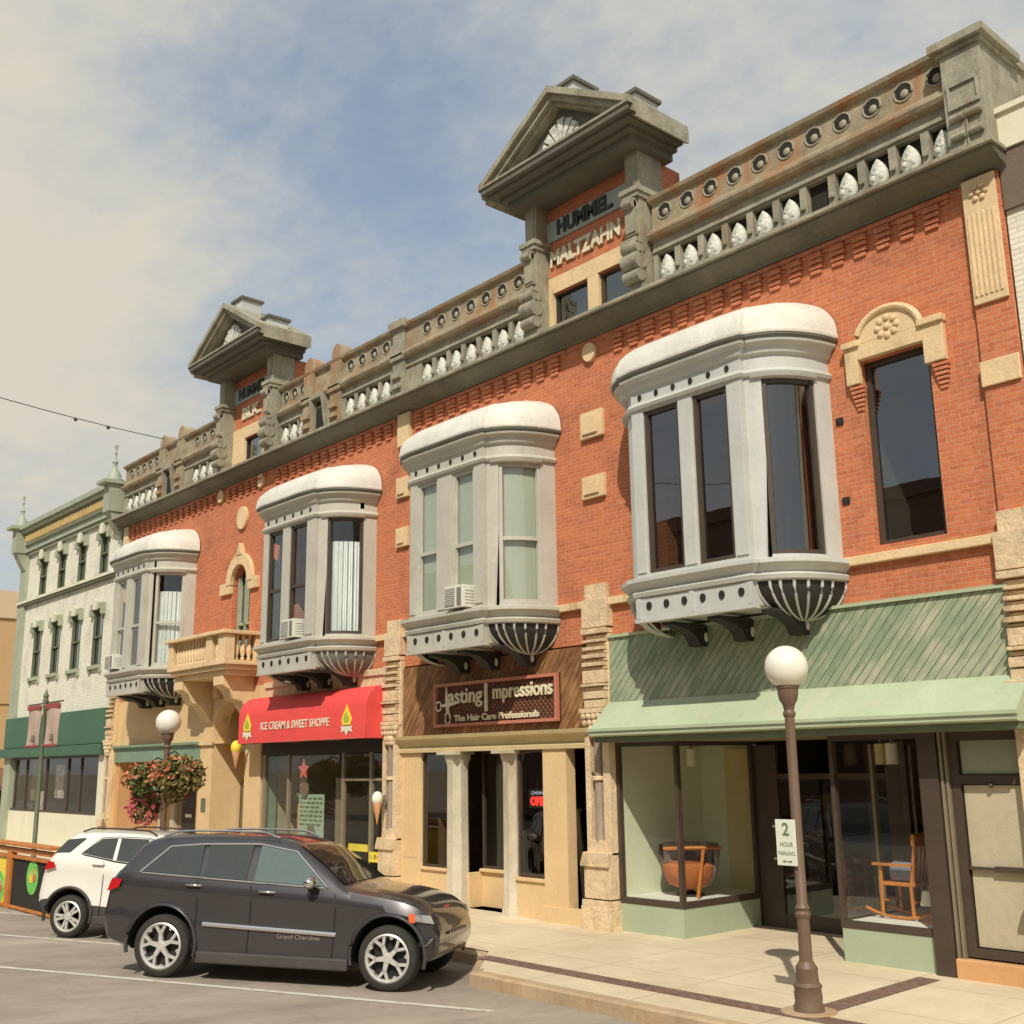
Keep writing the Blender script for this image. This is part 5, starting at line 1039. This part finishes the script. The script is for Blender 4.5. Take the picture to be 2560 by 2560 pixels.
# overhead wire
a, b = Vector((-27.7, -.1, 11.2)), Vector((-16.2, -23.8, 11.6)); m = MB(); pts = [a.lerp(b, i / 24) - Vector((0, 0, 3.6 * (i / 24) * (1 - i / 24))) for i in range(25)]; m.tube(pts, .011, 5); tag(m.build('overhead_wire', IRON), 'thin dark overhead wire sagging across the street from the parapet', 'wire')
for i, lab in ((2, 'small dark bulb on the overhead wire, nearer the parapet'), (3, 'small dark bulb on the overhead wire, farther from the parapet')):
    m = MB(); m.ball(pts[i] + Vector((0, 0, -.03)), .05, 8, 6); tag(m.build('wire_bulb', BRONZE), lab, 'bulb', 'bulbs on the overhead wire')
# ------------------------------------------------------------------ cars
def itp(keys):
    xs = [k[0] for k in keys]; ys = [k[1] for k in keys]; n = len(xs); d = [(ys[i + 1] - ys[i]) / (xs[i + 1] - xs[i]) for i in range(n - 1)]
    mm = [d[0]] + [0 if d[i - 1] * d[i] <= 0 else 2 * d[i - 1] * d[i] / (d[i - 1] + d[i]) for i in range(1, n - 1)] + [d[-1]]
    def f(x):
        if x <= xs[0]: return ys[0]
        if x >= xs[-1]: return ys[-1]
        i = max(j for j in range(n - 1) if xs[j] <= x); h = xs[i + 1] - xs[i]; t = (x - xs[i]) / h
        return (2 * t ** 3 - 3 * t * t + 1) * ys[i] + (t ** 3 - 2 * t * t + t) * h * mm[i] + (3 * t * t - 2 * t ** 3) * ys[i + 1] + (t ** 3 - t * t) * h * mm[i + 1]
    return f
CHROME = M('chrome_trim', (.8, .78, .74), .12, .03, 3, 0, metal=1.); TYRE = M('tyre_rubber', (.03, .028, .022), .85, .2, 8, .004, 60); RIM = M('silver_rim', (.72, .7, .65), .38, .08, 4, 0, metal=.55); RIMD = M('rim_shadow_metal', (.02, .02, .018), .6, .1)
CARGL = glassmat('car_glass', (.25, .3, .3), 1.25); CARGL2 = glassmat('car_front_glass', (.5, .62, .58), 1.0); CLAD = M('dark_grey_cladding', (.055, .05, .045), .7, .15, 5, .003, 60); TAIL = M('red_tail_light', (.55, .015, .02), .15, .2, 9, 0, coat=1); AMBER = M('amber_lens', (.75, .12, .03), .15, .1, 9, 0, coat=1); HEAD = M('clear_headlight', (.5, .5, .48), .08, .3, 12, 0, metal=.6, coat=1)
CABIN = M('dark_cabin', (.02, .02, .018), .9, .1)
def rotx(m, sgn):      # a lathe built round z turned to run round the car's lateral axis
    m.v = [(x, sgn * z, y * -sgn) for x, y, z in m.v]; return m
def make_wheel(rt, rr, wdt, style):
    w_ = MB(); h = wdt / 2; w_.lathe(0, 0, [(rr - .01, -h), (rt - .03, -h), (rt - .008, -h + .02), (rt, -h + .05), (rt, h - .05), (rt - .008, h - .02), (rt - .03, h), (rr + .015, h + .004), (rr, h - .01), (rr - .01, h - .03), (rr - .012, -h)], 40, caps=False)
    tyre = rotx(w_, -1)
    r_ = MB(); r_.lathe(0, 0, [(rr + .008, h - .008), (rr - .012, h + .004), (rr - .03, h - .02), (rr - .035, h - .08), (rr - .0, h - .09)], 36, caps=False); r_.lathe(0, 0, [(.005, h + .0), (.045, h - .002), (.06, h - .02), (.06, h - .06)], 20)
    def spoke(a, w0, w1, r0_, r1_, da):
        c0 = (math.cos(a), math.sin(a)); c1 = (math.cos(a + da), math.sin(a + da)); p0 = (c0[0] * r0_, c0[1] * r0_); p1 = (c1[0] * r1_, c1[1] * r1_); nx, ny = -(p1[1] - p0[1]), p1[0] - p0[0]; L_ = math.hypot(nx, ny); nx /= L_; ny /= L_
        q = [(p0[0] + nx * w0, p0[1] + ny * w0), (p1[0] + nx * w1, p1[1] + ny * w1), (p1[0] - nx * w1, p1[1] - ny * w1), (p0[0] - nx * w0, p0[1] - ny * w0)]
        r_.add([(*p, z) for z in (h - .05, h - .012) for p in q], [(0, 1, 2, 3), (4, 7, 6, 5)] + [(i, (i + 1) % 4, (i + 1) % 4 + 4, i + 4) for i in range(4)])
    for k in range(5):
        a = 2 * math.pi * k / 5 + .3
        if style == 0: spoke(a, .028, .02, .04, rr * .6, 0); spoke(a, .017, .015, rr * .5, rr - .01, .27); spoke(a, .017, .015, rr * .5, rr - .01, -.27); spoke(a + .628, .008, .008, rr * .8, rr - .01, .12); spoke(a + .628, .008, .008, rr * .8, rr - .01, -.12)
        else: spoke(a + .16, .02, .016, .05, rr - .015, .03); spoke(a - .16, .02, .016, .05, rr - .015, -.03)
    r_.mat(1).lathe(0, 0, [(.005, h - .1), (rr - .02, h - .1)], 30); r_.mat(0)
    return tyre, rotx(r_, -1)
def car(name, label, paint, hw, TT, BB, ZB, WW, wb, rt, rr, arch, panes, tum, wind, rear, style, P, Xl, Yl, Zl, extra, clad=0):
    root = thing(name, label, 'car'); M4 = Matrix((( Xl.x, Yl.x, Zl.x, P.x), (Xl.y, Yl.y, Zl.y, P.y), (Xl.z, Yl.z, Zl.z, P.z), (0, 0, 0, 1))); root.matrix_world = M4
    T, B_, Z0, W = itp(TT), itp(BB), itp(ZB), itp(WW); s0, s1 = TT[0][0], TT[-1][0]
    belt = lambda s: min(B_(s), T(s) - .035)
    ytop = lambda s: W(s) * hw * .955 - tum * (T(s) - belt(s))
    def section(s):
        w_ = W(s) * hw; zb, b, t = Z0(s), belt(s), T(s); mid = zb + (b - zb) * .45
        half = [(0, zb), (w_ * .86, zb), (w_ * .965, zb + .05), (w_ * .992, zb + (mid - zb) * .6), (w_ * .988, mid), (w_ * .985, b - .26 * (b - zb)), (w_ * 1.008, b - .19 * (b - zb)), (w_ * .985, b - .09 * (b - zb)), (w_ * .955, b)]
        half += [(w_ * .955 - tum * (t - b) * .5, (b + t) / 2 - .015), (ytop(s), t - .03 - .02 * min(1, (t - b) * 3)), (ytop(s) - .05, t - .008), (ytop(s) - .14, t + .008), (ytop(s) * .45, t + .024), (0, t + .028)]
        return half
    n = 84; vs = []; st = [s0 + (s1 - s0) * (.5 - .5 * math.cos(math.pi * (i / n))) * 0 + (s1 - s0) * i / n for i in range(n + 1)]
    for s in st:
        h = section(s); ring = [(s, y, z) for y, z in h] + [(s, -y, z) for y, z in h[-2:0:-1]]; vs += ring
    k = len(ring); m = MB(); m.add(vs, [(i * k + j, i * k + (j + 1) % k, (i + 1) * k + (j + 1) % k, (i + 1) * k + j) for i in range(n) for j in range(k)] + [tuple(range(k)), tuple(range(n * k, n * k + k))[::-1]])
    if clad:
        for fi, f in enumerate(m.f):
            if sum(m.v[v][2] for v in f) / len(f) < clad: m.m[fi] = 2
    body = m.build('body', [paint, CABIN, CLAD], root, smooth=30, local=True)
    cut = MB()
    for s in (0, wb):
        for sg in (-1, 1): cut.prism([(s + arch * math.cos(2 * math.pi * i / 40), rt + .02 + arch * math.sin(2 * math.pi * i / 40)) for i in range(40)], sg * (hw - .36), sg * (hw + .3))
    cut.m = [1] * len(cut.f); tool = cut.build('wheel_well', [paint, CABIN], None, local=True); tool.parent = root
    bo = body.modifiers.new('wells', 'BOOLEAN'); bo.object = tool; bo.operation = 'DIFFERENCE'; bo.solver = 'EXACT'; bo.material_mode = 'INDEX'
    bpy.context.view_layer.update(); me = bpy.data.meshes.new_from_object(body.evaluated_get(bpy.context.evaluated_depsgraph_get())); body.modifiers.clear(); body.data = me; bpy.data.objects.remove(tool)
    me.set_sharp_from_angle(angle=R(38))
    def sy(s, z, off=.006):
        b, t, w_ = belt(s), T(s), W(s) * hw
        return (w_ * .955 - tum * (z - b) if z > b else w_ * (.955 + .03 * min(1, (b - z) / max(.01, .07 * (b - Z0(s))))) + .015 * 0) + off
    def patch(mb, sg, bl, br, tl, tr, off=.006, nu=8, nv=4):
        def fn(u, v):
            s = (bl[0] * (1 - u) + br[0] * u) * (1 - v) + (tl[0] * (1 - u) + tr[0] * u) * v; z = (bl[1] * (1 - u) + br[1] * u) * (1 - v) + (tl[1] * (1 - u) + tr[1] * u) * v
            return (s, sg * sy(s, z, off), z)
        mb.grid(fn, nu, nv)
    for sg in (-1, 1):
        for i, q in enumerate(panes):
            m = MB(); patch(m, sg, *q); m.build('side_window', [M('privacy_glass', (.04, .045, .042), .03, .1, 2, 0, coat=1), M('side_glass', (.1, .14, .125), .03, .1, 2, 0, coat=1)][i == 2], root, smooth=60, local=True)
        m = MB(); bl, tl, tr, br = panes[0][0], panes[0][2], panes[-1][3], panes[-1][1]
        chain = []
        for i, q in enumerate(panes): chain += [q[2], q[3]]
        lo = []
        for q in panes[::-1]: lo += [q[1], q[0]]
        pts = [(s, sg * sy(s, z, .012), z) for s, z in [(panes[0][0][0] - .03, panes[0][0][1] - .01)] + [(a, b + .015) for a, b in chain] + [(panes[-1][1][0] + .04, panes[-1][1][1] - .01)]]
        m.tube(pts, .011 if style == 0 else .006, 6); m.tube([(s, sg * sy(s, z, .012), z) for s, z in [(a, b - .015) for a, b in lo]], .009, 6); m.build('window_trim', CHROME if style == 0 else IRON, root, local=True)
        if extra.get('quarter'): m = MB(); patch(m, sg, *extra['quarter']); m.build('quarter_window', M('privacy_glass', (.04, .045, .042), .03), root, smooth=60, local=True)
        # seams, handles, flare, cladding
        m = MB()
        for s in extra['seams']:
            pts = [(s + .02 * math.sin((z - .3) * 4), sg * (W(s) * hw * (1.0 if z < .9 else .99) + .0005), z) for z in [Z0(s) + .12 + (belt(s) - Z0(s) - .16) * j / 8 for j in range(9)]]; m.tube(pts, .005, 4)
        m.build('door_seam', IRON, root, local=True)
        for s in extra['handles']:
            m = MB(); z = belt(s) - .095; y = sg * W(s) * hw; m.tube([(s - .1, y * .985, z), (s - .08, y * 1.0 + sg * .03, z + .003), (s + .08, y + sg * .03, z + .003), (s + .1, y * .985, z)], [.012, .014, .014, .012], 8); m.build('door_handle', CHROME if style == 0 else paint, root, smooth=60, local=True)
        for s in (0, wb):
            m = MB(); a0, a1 = -.25, math.pi + .25; m.tube([(s + (arch + .012) * math.cos(a0 + (a1 - a0) * i / 24), sg * (hw * W(s) - .002), rt + .02 + (arch + .012) * math.sin(a0 + (a1 - a0) * i / 24)) for i in range(25)], .024, 6); m.build('wheel_arch_flare', paint if style == 0 else CLAD, root, smooth=60, local=True)
        m = MB(); m.box(arch + .03, wb - arch - .03, *sorted((sg * (hw - .08), sg * (hw + .012))), Z0(1) - .02, Z0(1) + .11); m.build('sill_cladding', CLAD, root, local=True, bevel=.02)
        q = extra['tail']; m = MB(); patch(m, sg, *q, off=.05, nu=6, nv=4); sA = q[0][0]; 
        m.add([(sA + .01, sg * (sy(sA, q[0][1], .014)), q[0][1]), (sA + .01, sg * hw * .55, q[0][1] + .01), (q[2][0], sg * hw * .55, q[2][1] - .01), (q[2][0], sg * sy(q[2][0], q[2][1], .014), q[2][1])], [(0, 1, 2, 3)]); m.build('tail_light', TAIL, root, smooth=40, local=True)
        if extra.get('head'):
            q = extra['head']; m = MB(); patch(m, sg, *q, off=.04, nu=8, nv=4); m.build('headlight', HEAD, root, smooth=40, local=True); q = extra['amber']; m = MB(); patch(m, sg, *q, off=.045, nu=4, nv=3); m.build('indicator', AMBER, root, smooth=40, local=True)
            s, z = 3.2, .53; y = sg * W(s) * hw; m = MB(); m.box(s - .06, s + .1, *sorted((y - sg * .08, y + sg * .012)), z - .04, z + .05); m.mat(1).tube([(s - .07, y + sg * .015, z + .05), (s + .02, y + sg * .017, z - .03), (s + .1, y + sg * .012, z + .05)], .009, 6); m.build('fog_light', [IRON, CHROME], root, local=True)
        if extra.get('strip'):
            a, z0, b, z1 = extra['strip']; m = MB(); m.add([(a + (b - a) * i / 8, sg * (hw * W(a + (b - a) * i / 8) + o), z0 + (z1 - z0) * i / 8 + dz) for i in range(9) for o, dz in ((-.01, -.03), (.016, -.022), (.02, .0), (.012, .022), (-.01, .024))], [(i * 5 + j, i * 5 + (j + 1) % 5, i * 5 + 5 + (j + 1) % 5, i * 5 + 5 + j) for i in range(8) for j in range(5)] + [(0, 1, 2, 3, 4), (44, 43, 42, 41, 40)]); m.build('side_moulding', CHROME, root, smooth=30, local=True)
        s, z = extra['mirror']; y = sg * (sy(s, z, 0)); m = MB(); m.ball((s, y + sg * .15, z + .05), .1, 14, 10, (.75, 1.05, .72)); m.mat(1).tube([(s - .02, y, z - .08), (s - .01, y + sg * .12, z - .0)], .035, 8); m.build('wing_mirror', [CHROME if style == 0 else paint, IRON], root, smooth=50, local=True)
        a, b = extra['rails']; m = MB(); m.tube([(a, sg * (ytop(a) - .02), T(a) + .01)] + [(a + (b - a) * i / 8, sg * (ytop(a + (b - a) * i / 8) - .03), T(a + (b - a) * i / 8) + .055) for i in range(1, 8)] + [(b, sg * (ytop(b) - .02), T(b) + .01)], .014, 6); m.build('roof_rail', CHROME if style == 0 else IRON, root, smooth=60, local=True)
    def toppatch(a, b, name, mat, ins, off=.008):
        m = MB(); m.grid(lambda u, v: ((a + (b - a) * v), (2 * u - 1) * (ytop(a + (b - a) * v) - ins), T(a + (b - a) * v) + .028 - .02 * (2 * u - 1) ** 2 + off), 10, 8); return m.build(name, mat, root, smooth=60, local=True)
    gm = M('windscreen_glass', (.03, .035, .028), .04, .2, 2, 0, coat=1)
    toppatch(*wind, 'windscreen', gm, .07); toppatch(*rear, 'rear_window', gm, .1)
    sN = s1 - .06; m = MB(); zt, zb = T(s1) - .04, Z0(s1) + .1
    m.grid(lambda u, v: (s1 + .012, (2 * u - 1) * W(s1) * hw * .62, zt - (zt - zb) * .42 * v), 8, 2)
    for i in range(7): m.mat(1).box(s1 + .004, s1 + .03, (i - 3) * W(s1) * hw * .17 - .008, (i - 3) * W(s1) * hw * .17 + .008, zt - (zt - zb) * .42, zt); m.mat(0)
    m.build('grille', [IRON, CHROME], root, local=True)
    m = MB(); m.box(s0 - .03, s0 + .05, -hw * .86, hw * .86, Z0(s0) + .02, Z0(s0) + .2); m.build('rear_bumper', CLAD, root, local=True, bevel=.03)
    tyre, rim = make_wheel(rt, rr, .24, style); wp = None
    for s in (0, wb):
        for sg in (-1, 1):
            if wp is None: wo = tyre.build('wheel', TYRE, root, smooth=40, local=True); ri = rim.build('rim', [RIM, RIMD], wo, smooth=30, local=True); wp = wo
            else:
                wo = wp.copy(); sc.collection.objects.link(wo); wo.parent = root; ri = wp.children[0].copy(); sc.collection.objects.link(ri); ri.parent = wo
            wo.location = (s, sg * (hw - .125), rt); wo.rotation_euler = (0, random.uniform(0, 1.2), 0 if sg < 0 else math.pi)
    return root
AX = Vector((0.79921141, 0.60030011, -0.03001501)); AL = Vector((-0.60105002, 0.79821426, -0.03991071)); AN = Vector((0, 0.04993762, 0.99875234))
GREYP = M('dark_grey_metallic_paint', (.05, .046, .05), .32, .06, 2, 0, metal=.35, coat=1.); WHITEC = M('white_car_paint', (.78, .76, .68), .3, .03, 2, 0, coat=.8)
hw = .9; P = Vector((-13.139, -6.141, .137)) + AL * (hw - .03)
gsuv = car('parked_suv', 'dark grey SUV parked nose-in at the kerb with silver star wheels and chrome side strip', GREYP, hw,
    [(-0.800, .74), (-0.785, .98), (-0.740, 1.1), (-0.620, 1.24), (-0.440, 1.49), (-0.300, 1.55), (0.000, 1.585), (0.500, 1.605), (0.900, 1.605), (1.250, 1.59), (1.500, 1.535), (1.750, 1.4), (2.000, 1.24), (2.220, 1.09), (2.340, 1.065), (2.628, 1.03), (2.908, .985), (3.108, .925), (3.236, .85), (3.316, .76), (3.348, .66)],
    [(-0.800, 1.2), (-0.400, 1.17), (0.400, 1.135), (1.000, 1.11), (1.800, 1.07), (2.300, 1.04), (2.788, .98), (3.348, .9)],
    [(-0.800, .5), (-0.770, .38), (-0.600, .33), (-0.300, .27), (0.400, .21), (2.300, .21), (2.868, .27), (3.188, .31), (3.316, .36), (3.348, .44)],
    [(-0.800, .91), (-0.720, .955), (-0.450, .99), (0.000, 1.0), (2.548, 1.0), (2.868, .995), (3.108, .965), (3.268, .9), (3.348, .82)],
    2.785, .35, .258, .43,
    [((-.34, 1.175), (.40, 1.145), (-.06, 1.45), (.37, 1.49)), ((.47, 1.14), (1.0, 1.12), (.44, 1.492), (1.0, 1.51)), ((1.1, 1.115), (1.98, 1.085), (1.1, 1.508), (1.56, 1.44))],
    .42, (1.56, 2.2), (-.66, -.45), 0, P, AX, AL, AN,
    dict(seams=(.4, 1.08, 2.12), handles=(.36, 1.29), tail=((-.775, .93), (-.6, .99), (-.72, 1.09), (-.57, 1.08)), head=((3.08, .76), (3.3, .73), (3.06, .83), (3.25, .82)), amber=((3.03, .74), (3.1, .74), (3.02, .83), (3.09, .84)), strip=(.52, .62, 2.17, .575), mirror=(1.86, 1.08), rails=(-.2, 1.3)), clad=0)
textmesh('Grand Cherokee', .07, CHROME, 'badge', gsuv, (1.72, -hw - .004, .525), ext=.003, width=.52, local=True)
hw = .84; P = Vector((-17.309, -5.71, .115)) + AL * (hw - .03)
car('parked_suv', 'white SUV parked behind the dark grey one, with red tail light and dark lower cladding', WHITEC, hw,
    [(-.56, .62), (-.54, .86), (-.5, 1.0), (-.42, 1.13), (-.26, 1.3), (-.14, 1.45), (0, 1.49), (.5, 1.5), (1.0, 1.485), (1.4, 1.44), (1.7, 1.27), (2.0, 1.06), (2.1, 1.02), (2.5, .98), (2.9, .89), (3.1, .78), (3.15, .66)],
    [(-.56, 1.15), (0, 1.17), (.15, 1.17), (.8, 1.08), (1.4, 1.04), (2.0, .99), (3.15, .86)],
    [(-.56, .44), (-.53, .36), (-.2, .28), (.4, .22), (2.1, .22), (2.9, .3), (3.15, .4)],
    [(-.56, .88), (-.45, .95), (-.1, 1.0), (2.2, 1.0), (2.7, .97), (3.0, .86), (3.15, .74)],
    2.4, .3, .215, .375,
    [((.13, 1.195), (.62, 1.12), (.36, 1.405), (.6, 1.425)), ((.68, 1.11), (1.1, 1.075), (.66, 1.425), (1.1, 1.42)), ((1.16, 1.07), (1.8, 1.05), (1.16, 1.41), (1.42, 1.36))],
    .4, (1.44, 1.98), (-.38, -.17), 1, P, AX, AL, AN,
    dict(seams=(.5, 1.13, 1.9), handles=(.42, 1.3), tail=((-.46, .93), (-.27, .99), (-.42, 1.07), (-.3, 1.06)), mirror=(1.62, 1.05), rails=(.0, 1.2), quarter=((-.36, 1.19), (-.1, 1.2), (-.2, 1.38), (.1, 1.415))), clad=.5)
